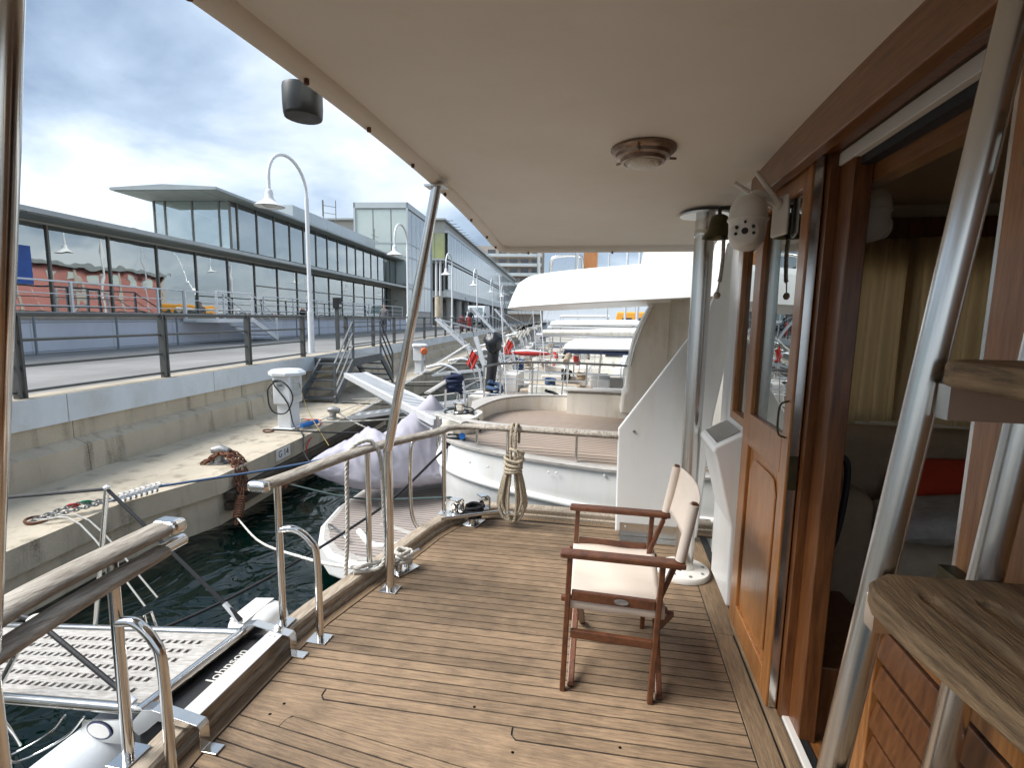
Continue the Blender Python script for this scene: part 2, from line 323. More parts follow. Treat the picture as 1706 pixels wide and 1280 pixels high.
def weather(m, scale, lo, stretch=(1, 1, 1), a=.35, b=.62, tint=(1, 1, 1)):      # broad stains laid over the base colour
    t = m.node_tree; p = t.nodes['Principled BSDF']; ip = p.inputs['Base Color']
    ge = t.nodes.new('ShaderNodeNewGeometry'); mp = t.nodes.new('ShaderNodeMapping'); mp.inputs['Scale'].default_value = stretch; t.links.new(ge.outputs['Position'], mp.inputs[0])
    no = t.nodes.new('ShaderNodeTexNoise'); no.inputs['Scale'].default_value = scale; no.inputs['Detail'].default_value = 6; no.inputs['Roughness'].default_value = .6; t.links.new(mp.outputs[0], no.inputs['Vector'])
    mr = t.nodes.new('ShaderNodeMapRange'); mr.inputs[1].default_value = a; mr.inputs[2].default_value = b; t.links.new(no.outputs[0], mr.inputs[0])
    mx = t.nodes.new('ShaderNodeMix'); mx.data_type = 'RGBA'; t.links.new(mr.outputs[0], mx.inputs['Factor']); mx.inputs['A'].default_value = (lo*tint[0], lo*tint[1], lo*tint[2], 1); mx.inputs['B'].default_value = (1, 1, 1, 1)
    mu = t.nodes.new('ShaderNodeMix'); mu.data_type = 'RGBA'; mu.blend_type = 'MULTIPLY'; mu.inputs['Factor'].default_value = 1
    if ip.links: t.links.new(ip.links[0].from_socket, mu.inputs['A'])
    else: mu.inputs['A'].default_value = ip.default_value
    t.links.new(mx.outputs['Result'], mu.inputs['B']); t.links.new(mu.outputs['Result'], ip)
weather(W['deck'], 1.7, .70, a=.36, b=.56); weather(W['deck'], 9., .80, a=.32, b=.5)
weather(W['ceil'], 1.1, .95, tint=(1, .985, .95)); weather(W['ceil'], 5., .965, a=.25, b=.40, tint=(1, .98, .93))
weather(W['white'], 2.2, .95, (3, 3, .5), .36, .5, (1, .985, .95)); weather(W['cream'], 2.5, .88, (3, 3, .6), .36, .5, (1, .97, .9))
weather(W['asphalt'], .35, .78, (1, .35, 1), .4, .6); weather(W['coping'], 1.1, .86, (1, 1, .5), .36, .52, (1, .98, .93)); weather(W['bluewall'], .7, .90, (1, 1, .4), .36, .52)
weather(W['cover'], 1.4, .82, a=.36, b=.56); weather(W['soffit'], .5, .85); weather(W['fascia'], .6, .86, (1, 1, 3))
def text(s, name, m, size, loc, ex, ey, parent=None, depth=.001):
    cu = bpy.data.curves.new(name, 'FONT'); cu.body = s; cu.size = size; cu.extrude = depth; cu.align_x = 'CENTER'; cu.align_y = 'CENTER'; cu.resolution_u = 3
    tmp = bpy.data.objects.new(name, cu); COL.objects.link(tmp); bpy.context.view_layer.update()
    me = bpy.data.meshes.new_from_object(tmp.evaluated_get(bpy.context.evaluated_depsgraph_get()), preserve_all_data_layers=False)
    bpy.data.objects.remove(tmp); ex = Vector(ex).normalized(); ey = Vector(ey); ey = (ey - ex*ey.dot(ex)).normalized(); ez = ex.cross(ey)
    mm = Matrix((ex, ey, ez)).transposed().to_4x4(); mm.translation = Vector(loc); me.transform(mm)
    me.materials.clear(); me.materials.append(m); o = bpy.data.objects.new(name, me); COL.objects.link(o)
    if parent is not None: adopt(o, parent)
    return o
# ================================================================== setting
ROAD, LEDGE, SEA = .45, -.60, -1.30
def sheet(name, pts, z, m, kind='structure', T=Q):
    o = MB(T).add([(a, b, z) for a, b in pts], [tuple(range(len(pts)))]).build(name, m); o['kind'] = kind; return o
sheet('water', [(-900, -1500), (1500, -1500), (1500, 400), (-900, 400)], SEA, W['water'])
sheet('road', [(-120, 6.8), (600, 6.8), (600, 330), (-120, 330)], ROAD, W['asphalt'])
k = MB(Q).bx(-40, 160, 6.45, 6.82, ROAD-.3, ROAD+.012).build('road_kerb', W['kerb']); k['kind'] = 'structure'
# the lower quay: a ledge with a set-back edge
edge = [(-40, 4.86), (5.1, 4.86), (6.2, 4.44), (12.9, 4.44), (13.1, 5.0), (160, 5.0)]
poly = edge + [(160, 6.6), (-40, 6.6)]
mb = MB(Q); n = len(poly)
mb.add([(a, b, LEDGE) for a, b in poly] + [(a, b, LEDGE-.26) for a, b in poly], [tuple(range(n))] + [(i, i+1, n+i+1, n+i) for i in range(5)])
lo = [(a, b+.06, LEDGE-.26) for a, b in edge]; bo = [(a, b+.02, SEA-.4) for a, b in edge]
mb.add([(a, b, LEDGE-.26) for a, b in edge] + lo + bo, [(i, i+1, 7+i, 6+i) for i in range(5)] + [(6+i, 7+i, 13+i, 12+i) for i in range(5)])
o = mb.build('quay_ledge', W['concrete']); o['kind'] = 'structure'
for u0, u1 in ((6.3, 9.5), (9.52, 12.85)):
    for j, (za, zb) in enumerate(((-.99, -.87), (-1.13, -1.02))):
        p = MB(Q).bx(u0, u1, 4.34+.03*j, 4.47, za, zb).build('fender_plank', W['timber'], o, bevel=.012)
# quay wall with coping panels
qw = thing('quay_wall', 'stained concrete quay wall with pale blue coping panels below the road railing', 'wall', Q((8, 6.5, LEDGE)))
for i in range(-2, 22):
    u0 = .3 + i*2.9
    MB(Q).bx(u0, u0+2.888, 6.44, 6.54, .085, .455).build('coping_panel', W['coping'], qw, bevel=.006)
for i in range(-2, 22):
    u0 = -1.2 + i*3.7; j = random.uniform(-.006, .006)
    MB(Q).add([(u, v, z) for u in (u0, u0+3.685) for v, z in ((6.50+j, .09), (6.50+j, -.16), (6.31+j, -.24), (6.28+j, LEDGE-.05), (6.9, LEDGE-.05), (6.9, .09))],
        [(0, 1, 7, 6), (1, 2, 8, 7), (2, 3, 9, 8), (3, 4, 10, 9), (4, 5, 11, 10), (5, 0, 6, 11), (0, 5, 4, 3, 2, 1), (6, 7, 8, 9, 10, 11)]).build('wall_block', W['concrete'], qw)
# ------------------------------------------------------------------ railings on the quay
def railing(label, u_posts, v, z0, hs, m, pw=.07, two=True, r0=.032, r1=.019, gap=None):
    t = thing('quay_railing', label, 'railing', Q((u_posts[0], v, z0)))
    for u in u_posts:
        mb = MB(Q)
        for s in ((-1, 1) if two else (0,)):
            mb.bx(u+s*.034-.014, u+s*.034+.014, v-pw, v+pw*.4, z0, z0+hs[0]+.02)
        if two: mb.bx(u-.045, u+.045, v-pw, v+pw*.4, z0, z0+.012)
        mb.build('post', m, t)
    for j, h in enumerate(hs):
        MB(Q).tube([(u_posts[0]-.2, v-.01, z0+h), (u_posts[-1]+.2, v-.01, z0+h)], r0 if j == 0 else r1, 8).build('rail', m, t, 40)
    return t
HS = (1.05, .73, .41, .09)
railing('near stretch of dark grey tubular railing along the road edge, left of the steel stairs', [-3.74+2.345*i for i in range(8)] , 6.60, ROAD, HS, W['fence'])
railing('far stretch of dark grey railing along the road edge, beyond the steel stairs', [15.4+2.345*i for i in range(22)], 6.60, ROAD, HS, W['fence'])
railing('grey railing across the road in front of the pale blue terrace wall', [2.0+2.35*i for i in range(7)]+[24+2.35*i for i in range(8)], 12.75, ROAD, (1.0, .80, .42, .08), mat('bluegrey_rail', (.24, .27, .29), .5, .2), .04, False, .02, .012)
# ------------------------------------------------------------------ steel stairs from the road to the ledge
st = thing('steel_stairs', 'grey steel stairs and landing leading from the road down to the quay ledge', 'stairs', Q((13.2, 5.8, LEDGE)))
SP = W['stairpaint']
MB(Q).bx(13.0, 15.1, 5.35, 6.44, ROAD-.09, ROAD-.03).build('landing', SP, st)
for v in (5.37, 6.40): MB(Q).bx(13.0, 15.1, v-.03, v+.03, ROAD-.24, ROAD-.091).build('landing_beam', SP, st)
for (ua, ub) in ((13.0, 11.85), (15.1, 16.2)):
    for v in (5.37, 6.25):
        MB(Q).beam((ua, v, ROAD-.12), (ub, v, LEDGE+.09), .05, .19).build('stringer', SP, st)
    for i in range(5):
        t = (i+.6)/5.4; u = ua+(ub-ua)*t; z = ROAD-.05+(LEDGE-ROAD)*t
        MB(Q).bx(u-.13, u+.13, 5.40, 6.22, z-.02, z+.015).build('tread', SP, st)
    s = 1 if ub > ua else -1
    for v in (5.37,):
        MB(Q).bx(ua-.025, ua+.025, v-.025, v+.025, ROAD-.1, ROAD+.95).build('post', SP, st)
        MB(Q).bx(ub-.025, ub+.025, v-.025, v+.025, LEDGE, LEDGE+.98).build('post', SP, st)
        for h in (.98, .68, .36):
            MB(Q).beam((ua, v, ROAD-.04+h), (ub, v, LEDGE+h), .04, .03).build('handrail', SP, st)
for h in (.92, .62, .34): MB(Q).beam((13.0, 5.37, ROAD+h), (15.1, 5.37, ROAD+h), .035, .03).build('handrail', SP, st)
# ------------------------------------------------------------------ street lamps
def street_lamp():
    t = thing('street_lamp', 'x', 'street lamp', (0, 0, 0), 'white street lamps along the quay road')
    MB().tube([(0, 0, 0), (0, 0, 1.2)], .085, 14).build('base', W['whitepaint'], t, 40)
    MB().tube([(0, 0, 1.2), (0, 0, 4.35)], .058, 12).build('post', W['whitepaint'], t, 40)
    R = .72; RW = .95
    MB().tube([(0, 0, 4.35), (0, 0, 4.45)]+[(0, RW-RW*cos(a), 4.45+R*sin(a)*1.02) for a in [pi*i/14 for i in range(1, 15)]]+[(0, 2*RW, 4.1)], .042, 10).build('arm', W['whitepaint'], t, 40)
    sh = MB().lathe([(.05, 4.14), (.075, 4.12), (.09, 4.06), (.10, 3.93), (.16, 3.86), (.26, 3.80), (.36, 3.73), (.35, 3.725), (.2, 3.79), (.06, 3.83)], (0, 2*RW, 0), 24).build('shade', W['whitepaint'], t, 50)
    MB().lathe([(.02, 3.80), (.14, 3.79), (.17, 3.75), (.12, 3.72), (.02, 3.71)], (0, 2*RW, 0), 14).build('bulb_glass', mat('lamp_glass', (.55, .55, .5), .2), sh, 60)
    return t
lamp = street_lamp()
LU = [14.3, 24.0, 34.2, 44.8, 55.6, 66.]
LN = ['nearest tall white street lamp, in front of the glass terminal', 'second white street lamp from the camera, in front of the square glass tower',
      'third white street lamp, before the start of the long gallery building', 'fourth white street lamp along the quay road', 'fifth white street lamp along the quay road', 'farthest white street lamp along the quay road']
for i, u in enumerate(LU):
    o = lamp if i == 0 else copy_tree(lamp)
    # arm reaches back along the quay towards the camera
    o['label'] = LN[i]; o.location = Q((u, 7.16, ROAD)); o.rotation_euler = (0, 0, QA+pi)
# ------------------------------------------------------------------ glass terminal
def building(name, label, u, v): return thing(name, label, 'building', Q((u, v, ROAD)))
tb = building('terminal_building', 'long glass-fronted terminal with flat overhanging roofs across the road', 25, 15)
TZ = 1.38
wl = MB(Q).bx(-6, 46.3, 13.3, 13.5, ROAD, TZ-.06).build('base_wall', W['bluewall'], tb)
for i in range(21):
    MB(Q).bx(-5+2.4*i, -5+2.4*i+.018, 13.292, 13.3, ROAD+.01, TZ-.08).build('wall_joint', W['greypanel'], wl)
MB(Q).bx(-6, 46.3, 13.22, 24, TZ-.055, TZ).build('terrace', W['kerb'], tb)
MB(Q).bx(-6, 46.3, 21.6, 21.9, TZ+.01, TZ+.5).build('back_wall', W['inwall'], tb)
for i in range(13):
    MB(Q).bx(-6+4.0*i+.06, -2+4.0*i-.06, 21.72, 21.75, TZ+.51, 4.0).build('rear_pane', W['glassrear'], tb); MB(Q).bx(-6+4.0*i-.05, -6+4.0*i+.05, 21.65, 21.85, TZ+.51, 4.01).build('rear_mullion', W['mullion'], tb)
MB(Q).bx(-6, 46.3, 14.9, 23, 4.02, 4.1).build('inner_ceiling', W['inwall'], tb)
MU = [-2.4+2.055*i for i in range(24)]
for u in MU: MB(Q).bx(u-.028, u+.028, 14.94, 15.06, TZ, 4.08).build('mullion', W['mullion'], tb)
for a, b in zip(MU[:-1], MU[1:]): MB(Q).bx(a+.037, b-.037, 14.99, 15.01, TZ+.02, 4.06).build('pane', W['glass'], tb)
for u in MU[13:]: MB(Q).bx(u+.037, u+2.0, 14.96, 15.04, 2.9, 2.96).build('transom', W['mullion'], tb)
for i in range(12): MB(Q).tube([(1.5+4.1*i, 17.2, TZ), (1.5+4.1*i, 17.2, 4.02)], .17, 14).build('column', mat('column_paint', (.42, .42, .38), .6) if i == 0 else bpy.data.materials['column_paint'], tb, 40)
rf = MB(Q).add([(u, v, z) for u in (-6, 48.4) for v, z in ((13.8, 4.10), (13.8, 4.24), (14.2, 4.29), (24, 4.40), (24, 4.115), (13.8, 4.10))][:12],
   [(0, 1, 7, 6), (1, 2, 8, 7), (2, 3, 9, 8), (3, 4, 10, 9), (0, 6, 10, 4), (0, 4, 3, 2, 1), (6, 7, 8, 9, 10)]).build('lower_roof', W['fascia'], tb)
for i in range(26):
    MB(Q).bx(-6+2.055*i+.02, -6+2.055*(i+1)-.02, 13.86, 14.92, 4.07, 4.095).build('soffit_panel', W['soffit'], rf)
# upper storey
UC = 22.66
US = [UC]+[UC+.5+1.55*i for i in range(17)]
for u in US[1:]: MB(Q).bx(u-.03, u+.03, 14.94, 15.06, 4.45, 6.62).build('mullion', W['mullion'], tb)
for a, b in zip(US[:-1], US[1:]): MB(Q).bx(a+.035, b-.035, 14.99, 15.01, 4.5, 6.6).build('pane', W['glassup'], tb)
ev = [15.0, 15.5, 16.8, 18.12, 18.65]
for v in ev: MB(Q).bx(UC-.05, UC+.05, v-.035, v+.035, 4.45, 6.62).build('mullion', W['mullion'], tb)
for a, b in zip(ev[:-1], ev[1:]): MB(Q).bx(UC-.01, UC+.01, a+.037, b-.037, 4.5, 6.6).build('pane', W['glassup'], tb)
MB(Q).bx(UC+.02, 47.6, 18.7, 18.74, 4.5, 6.6).build('upper_rear_pane', W['glassrear'], tb)
dr = MB(Q).bx(UC+1.6, UC+1.7, 15.6, 16.4, 4.53, 6.2).build('inner_door', W['greypanel'], tb)
MB(Q).add([(u, v, z) for u in (20.7, 47.9) for v, z in ((14.25, 6.63), (14.25, 6.74), (16.6, 6.86), (19.0, 6.74), (19.0, 6.63))],
   [(0, 1, 6, 5), (1, 2, 7, 6), (2, 3, 8, 7), (3, 4, 9, 8), (0, 5, 9, 4), (0, 4, 3, 2, 1), (5, 6, 7, 8, 9)]).build('upper_roof', W['fascia'], tb)
for i in range(18): MB(Q).bx(20.78+1.5*i, 22.26+1.5*i, 14.3, 14.95, 6.595, 6.625).build('soffit_panel', W['soffit'], tb)
for i in range(3): MB(Q).bx(20.78, 22.6, 15.0+1.3*i, 16.28+1.3*i, 6.595, 6.625).build('soffit_panel', W['soffit'], tb)
# plant on the roof
pl_ = thing('roof_plant', 'pale grey panelled plant enclosure on the upper terminal roof', 'roof plant', Q((36, 16.5, 6.86)))
for i in range(6): MB(Q).bx(30+2.3*i, 32.28+2.3*i, 15.9, 17.6, 6.75, 8.0-.0*i).build('panel', W['paleglass2'], pl_)
MB(Q).bx(27.5, 29.6, 15.8, 17.3, 7.05, 7.25).build('vent_cowl', W['mullion'], pl_)
for du, vv in ((0, 16.4), (1.2, 16.9), (1.9, 16.3)):
    MB(Q).tube([(35.0+du, vv, 8.3), (35.0+du, vv, 9.4+.2*du)], .03, 6).build('aerial', W['mullion'], pl_)
for h in (8.8, 9.3): MB(Q).tube([(36.2, 16.9, h), (36.9, 16.3, h)], .02, 6).build('aerial_bar', W['mullion'], pl_)
MB(Q).tube([(45.3, 16.5, 6.8), (45.3, 16.5, 9.2)], .03, 6).build('aerial', W['mullion'], pl_)
for h in (8.2, 8.6): MB(Q).tube([(44.5, 16.5, h), (46.2, 16.5, h)], .02, 6).build('aerial_bar', W['mullion'], pl_)
# signs and kiosks inside
tag(MB(Q).bx(12.1, 13.5, 14.955, 14.975, 2.28, 3.35).build('blue_banner', W['blue']), 'blue banner on the leftmost terminal window', 'banner')
bl = ['blue kiosk screen behind the terminal glass, leftmost of four', 'second blue kiosk screen behind the terminal glass', 'third blue kiosk screen behind the terminal glass', 'blue kiosk screen nearest the glass tower']
for i, u in enumerate((27.2, 29.4, 35.3, 37.6)):
    t = thing('kiosk', bl[i], 'kiosk', Q((u, 15.25, TZ)), 'blue kiosks inside the terminal')
    MB(Q).bx(u-.55, u+.55, 15.12, 15.4, TZ, TZ+.95).build('plinth', W['greypanel'], t); MB(Q).bx(u-.6, u+.6, 15.1, 15.4, TZ+.952, TZ+1.85).build('screen', W['blue'], t, bevel=.04)
# terrace railing, white, with stairs down to the road
wr = thing('terrace_railing', 'white railing along the terminal terrace', 'railing', Q((10, 13.35, TZ)))
WP = W['whitepaint']
pu = [3.9+3.05*i for i in range(5)]+[17.3]+[22.3+2.6*i for i in range(9)]
for u in pu: MB(Q).bx(u-.03, u+.03, 13.33, 13.39, TZ, TZ+.95).build('post', WP, wr)
for a, b in ((3.9, 17.3), (22.3, 43.1)):
    for j, h in enumerate((.95, .62, .30)): MB(Q).tube([(a, 13.36, TZ+h), (b, 13.36, TZ+h)], .026 if j == 0 else .014, 8).build('rail', WP, wr, 40)
ws = thing('terrace_stairs', 'white steel stairs with handrails from the terrace down to the road', 'stairs', Q((19, 12.6, ROAD)))
MB(Q).bx(17.0, 19.2, 11.9, 13.2, TZ-.16, TZ-.04).build('landing', WP, ws)
for v in (11.95, 13.12):
    MB(Q).beam((19.2, v, TZ-.1), (20.9, v, ROAD+.06), .05, .18).build('stringer', WP, ws)
    for u, z in ((17.05, TZ-.04), (19.15, TZ-.04), (20.85, ROAD)): MB(Q).bx(u-.03, u+.03, v-.03, v+.03, z, z+.98).build('post', WP, ws)
    for h in (.98, .66, .34):
        MB(Q).tube([(17.05, v, TZ-.05+h), (19.15, v, TZ-.05+h), (20.85, v, ROAD+h)], .024 if h > .9 else .014, 8).build('handrail', WP, ws, 60)
for i in range(5):
    t = (i+.6)/5.4; MB(Q).bx(19.2+1.7*t-.14, 19.2+1.7*t+.14, 11.99, 13.08, TZ-.06-(TZ-ROAD)*t-.03, TZ-.06-(TZ-ROAD)*t).build('tread', W['greypanel'], ws)
# ------------------------------------------------------------------ square glass tower
tw = building('glass_tower', 'square tower clad in pale green glass panels at the end of the terminal', 51, 16.5)
MB(Q).bx(46.7, 55.4, 14.02, 18.7, ROAD, 11.7).build('core', W['inwall'], tw)
vs = [13.93, 15.4, 17.08, 18.78]; zs = [4.5, 7.0, 8.2, 11.2]
for a, b in zip(vs[:-1], vs[1:]):
    for c, d in zip(zs[:-1], zs[1:]): MB(Q).bx(46.6, 46.66, a+.05, b-.05, c+.04, d-.04).build('panel', W['paleglass'], tw)
us = [46.62+1.47*i for i in range(7)]
for a, b in zip(us[:-1], us[1:]):
    for c, d in zip([2.0]+zs[:-1], zs): MB(Q).bx(a+.05, b-.05, 13.92, 13.99, c+.04, d-.04).build('panel', W['paleglass2'], tw)
for u, v in ((46.58, 13.9), (55.46, 13.9), (46.58, 18.8)): MB(Q).bx(u-.08, u+.08, v-.08, v+.08, ROAD, 11.75).build('corner_post', W['greypanel'], tw)
for z in (11.45,): MB(Q).bx(46.5, 55.55, 13.82, 18.9, z-.2, z+.3).build('parapet', W['greypanel'], tw)
for z in (7.0, 8.2, 4.45): 
    MB(Q).bx(46.56, 46.595, 13.98, 18.7, z-.05, z+.05).build('band', W['greypanel'], tw); MB(Q).bx(46.66, 55.38, 13.88, 13.915, z-.05, z+.05).build('band', W['greypanel'], tw)
# ------------------------------------------------------------------ long gallery building
gb = building('gallery_building', 'long gallery building of pale glass panels raised on round columns', 100, 18)
G0, G1 = 64., 168.
MB(Q).bx(G0, G1, 14.4, 30, 4.1, 13.3).build('core', W['inwall'], gb)
MB(Q).bx(G0-1.5, G1, 13.7, 30, 4.0, 4.09).build('floor_slab', W['greypanel'], gb)
MB(Q).bx(G0-1.4, G1, 13.75, 14.2, 4.1, 4.75).build('spandrel', W['greypanel'], gb)
du = 1.75; k = 0
pans = []
for (z0, z1) in ((5.0, 8.1), (8.75, 11.9)):
    u = G0
    while u < G1-1:
        d = du*(1 if u < 110 else 2.2)
        MB(Q).bx(u+.05, u+d-.05, 13.9, 13.97, z0, z1).build('panel', random.choice((W['paleglass2'], W['paleglass2'], W['paleglass'])), gb); u += d
for z in (8.42, 4.86, 12.05): MB(Q).bx(G0-.1, G1, 13.84, 14.38, z-.16, z+.12).build('band', W['greypanel'], gb)
for i in range(16): MB(Q).bx(G0+2+6.2*i, G0+6.6+6.2*i, 15.4, 15.6, 12.25, 13.25).build('clerestory_window', W['darkglass'], gb)
MB(Q).bx(G0-1, G1, 14.1, 31, 13.32, 13.5).build('roof', W['fascia'], gb)
for i in range(46): MB(Q).bx(G0+2.2*i, G0+2.2*i+.12, 13.3, 14.1, 13.33, 13.42).build('roof_fin', W['fascia'], gb)
ye = [14.3, 15.6, 16.9, 18.2]
for a, b in zip(ye[:-1], ye[1:]): MB(Q).bx(G0-.06, G0-.005, a+.05, b-.05, 8.75, 11.9).build('panel', W['yellowglass'], gb)
MB(Q).bx(G0-2.6, G0-.05, 13.9, 24, 8.3, 8.5).build('balcony_slab', W['greypanel'], gb)
MB(Q).bx(G0-.04, G0-.005, 14.5, 24, 4.8, 8.2).build('painted_recess', W['darkglass'], gb)  # flat dark sheet paints in the shade of the void below the balcony
for u in [G0-2.2, G0+4]+[G0+10+6.2*i for i in range(12)]:
    MB(Q).tube([(u, 14.6, ROAD), (u, 14.6, 3.99)], .48, 16).build('column', W['concrete'] if u < G0 else W['inwall'], gb, 40)
for dv in (0, .5): MB(Q).tube([(G0-2.2, 14.4+dv, 4.1), (G0-2.2, 14.4+dv, 8.3)], .14, 10).build('slim_column', W['whitepaint'], gb, 40)
MB(Q).bx(G0+1, G1, 19.5, 19.7, ROAD, 3.99).build('arcade_wall', W['mullion'], gb)
tg = building('apartment_block', 'beige apartment block with dark balconies beyond the gallery building', 186, 20)
MB(Q).bx(178, 200, 6, 40, ROAD, 26).build('walls', W['stone'], tg)
for f in range(7):
    for j in range(5):
        w_ = MB(Q).bx(177.9, 177.98, 7+3.8*j, 9.6+3.8*j, 3.6+3.2*f, 5.6+3.2*f).build('window', W['darkglass'], tg)
    MB(Q).bx(176.2, 177.85, 6.2, 26, 2.9+3.2*f, 3.15+3.2*f).build('balcony', W['stone'], tg); MB(Q).bx(176.2, 176.26, 6.2, 26, 3.16+3.2*f, 4.05+3.2*f).build('balcony_rail', W['paleglass2'], tg)
# hillside behind the terminal
mb = MB(Q); V = []; nu, nv = 300, 30
for i in range(nu+1):
    for j in range(nv+1):
        u = 40+420*i/nu; v = 190+160*j/nv
        h = 47*sin(pi*.5*min(1, j/12))*math.exp(-((u-285)/95)**2) + 5*mnoise.noise(Vector((u*.06, v*.06, 0))) + 5*abs(mnoise.noise(Vector((u*.33, v*.33, 4)))) + 2*mnoise.noise(Vector((u*.9, v*.9, 9)))
        V.append((u, v, max(-1, h) if j else -1))
mb.add(V, [(i*(nv+1)+j, (i+1)*(nv+1)+j, (i+1)*(nv+1)+j+1, i*(nv+1)+j+1) for i in range(nu) for j in range(nv)])
o = mb.build('hills', W['hill'], None, 60); o['kind'] = 'structure'
# the pink warehouse on the other side of the basin, seen as a reflection in the terminal glass
pw = building('pink_warehouse', 'long pink warehouse across the basin, seen reflected in the terminal windows', 81, -75)
MB(Q).bx(40, 122, -84, -70, SEA+.2, 10.5).build('walls', W['pink'], pw)
for i in range(16): MB(Q).bx(42+5.0*i, 44.4+5.0*i, -69.98, -69.9, 7.4, 9.6).build('window', W['paleglass'], pw)
for i in range(8): MB(Q).bx(41+11.4*i, 42+11.4*i, -69.95, -69.6, SEA+.3, 10.4).build('pilaster', W['stone'], pw)
MB(Q).bx(39, 123, -85, -69.2, 10.52, 11.2).build('roof', W['fascia'], pw)
# the basin's other quay that carries it
o = MB(Q).bx(-200, 300, -140, -66, SEA-.5, SEA+.9).build('opposite_quay', W['concrete']); o['kind'] = 'structure'
# ------------------------------------------------------------------ service pedestals, bollards, plate
def pedestal(label, u, v, hose):
    t = thing('service_pedestal', label, 'pedestal', Q((u, v, LEDGE)), 'power and water pedestals on the quay ledge')
    MB(Q).bx(u-.26, u+.26, v-.2, v+.2, LEDGE, LEDGE+.03).build('foot', W['whitepaint'], t, bevel=.006)
    MB(Q).bx(u-.17, u+.17, v-.13, v+.13, LEDGE+.031, LEDGE+.48).build('column', W['whitepaint'], t, bevel=.015)
    MB(Q).bx(u-.23, u+.23, v-.17, v+.17, LEDGE+.481, LEDGE+1.02).build('cabinet', W['whitepaint'], t, bevel=.02)
    MB(Q).lathe([(.33, LEDGE+1.02), (.335, LEDGE+1.07), (.27, LEDGE+1.12), (.05, LEDGE+1.13)], (u, v, 0), 8, Matrix.Rotation(pi/8, 3, 'Z')).build('lid', W['whitepaint'], t)
    MB(Q).bx(u-.16, u+.16, v-.182, v-.173, LEDGE+.55, LEDGE+.98).build('flap_panel', W['plastic'], t, bevel=.003)
    for i in range(3): MB(Q).bx(u-.13, u+.13, v-.20, v-.183, LEDGE+.62+.12*i, LEDGE+.71+.12*i).build('socket_flap', W['greypanel'], t, bevel=.006)
    return t
p1 = pedestal('near white service pedestal with a black cable coiled on its side', 9.15, 5.08, 1)
MB(Q).lathe([(.001, 0), (.08, 0), (.08, .006), (.001, .006)], (8.914, 5.1, LEDGE+.84), 20, Matrix.Rotation(-pi/2, 3, 'Y')).build('round_badge', W['greypanel'], p1)
text('1200', 'badge_text', W['ink'], .055, Q((8.905, 5.1, LEDGE+.84)), QV*-1, (0, 0, 1), p1)
tag(MB(Q).tube(catmull([(8.88-.02*(i % 3), 5.08+.24*sin(2*pi*i/12), LEDGE+.62+.31*cos(2*pi*i/12)) for i in range(26)]+[(8.9, 4.95, LEDGE+.5), (8.8, 4.8, LEDGE+.12), (8.55, 4.5, LEDGE+.03), (8.0, 4.2, -.75), (7.3, 3.6, -.9)], 4), .013, 6).build('power_cable', W['black'], None, 60), 'black cable coiled on the near pedestal and trailing over the quay edge', 'cable')
for i, (du, dv) in enumerate(((.0, -.26), (.2, -.3))):
    tag(MB(Q).tube([(9.0+du, 5.02+dv, LEDGE+.07), (9.16+du, 4.92+dv, LEDGE+.09)], [.045, .05], 12).build('power_plug', W['bluep'], None, 50, .008), ['blue power plug lying at the foot of the near pedestal, left one', 'blue power plug lying at the foot of the near pedestal, right one'][i], 'plug', 'blue plugs by the pedestal')
pp = PV(703, 650, 5.15)
p2_ = pedestal('farther white service pedestal with a large orange socket, past the stairs', pp.x, 5.25, 0)
MB(Q).lathe([(.001, 0), (.12, 0), (.14, .05), (.10, .11), (.001, .11)], (pp.x-.2, 5.02, LEDGE+.86), 14, Matrix.Rotation(-pi/2, 3, 'Y') @ Matrix.Rotation(.5, 3, 'X')).build('orange_socket', W['orangeplug'], p2_, 40)
def bollard(label, u, v, m):
    t = thing('mooring_bollard', label, 'bollard', Q((u, v, LEDGE)), 'iron bollards on the ledge')
    MB(Q).lathe([(.13, LEDGE), (.13, LEDGE+.02), (.07, LEDGE+.04), (.065, LEDGE+.16), (.001, LEDGE+.17)], (u, v, 0), 16).build('stem', m, t, 50)
    MB(Q).tube([(u-.02, v+.1, LEDGE+.19), (u, v-.02, LEDGE+.2), (u+.02, v-.14, LEDGE+.17)], [.045, .075, .05], 12).build('head', m, t, 60, .01)
bollard('stubby iron bollard wrapped in rusty chains at the quay edge', 6.75, 4.82, W['galv'])
bp = PQ(566, 700, LEDGE); bollard('iron bollard with grey mooring line beside the near pedestal', 10.05, 4.62, W['galv'])
pl = tag(MB(Q).bx(7.55, 7.97, 4.425, 4.438, LEDGE-.19, LEDGE-.02).build('berth_plate', mat('berth_plate_paint', (.78, .78, .75), .5, var=.08, vscale=9)), 'white berth number plate reading G 14 on the quay edge', 'sign')
text('G 14', 'berth_number', W['ink'], .155, Q((7.76, 4.423, LEDGE-.105)), QU, (0, 0, 1), pl)
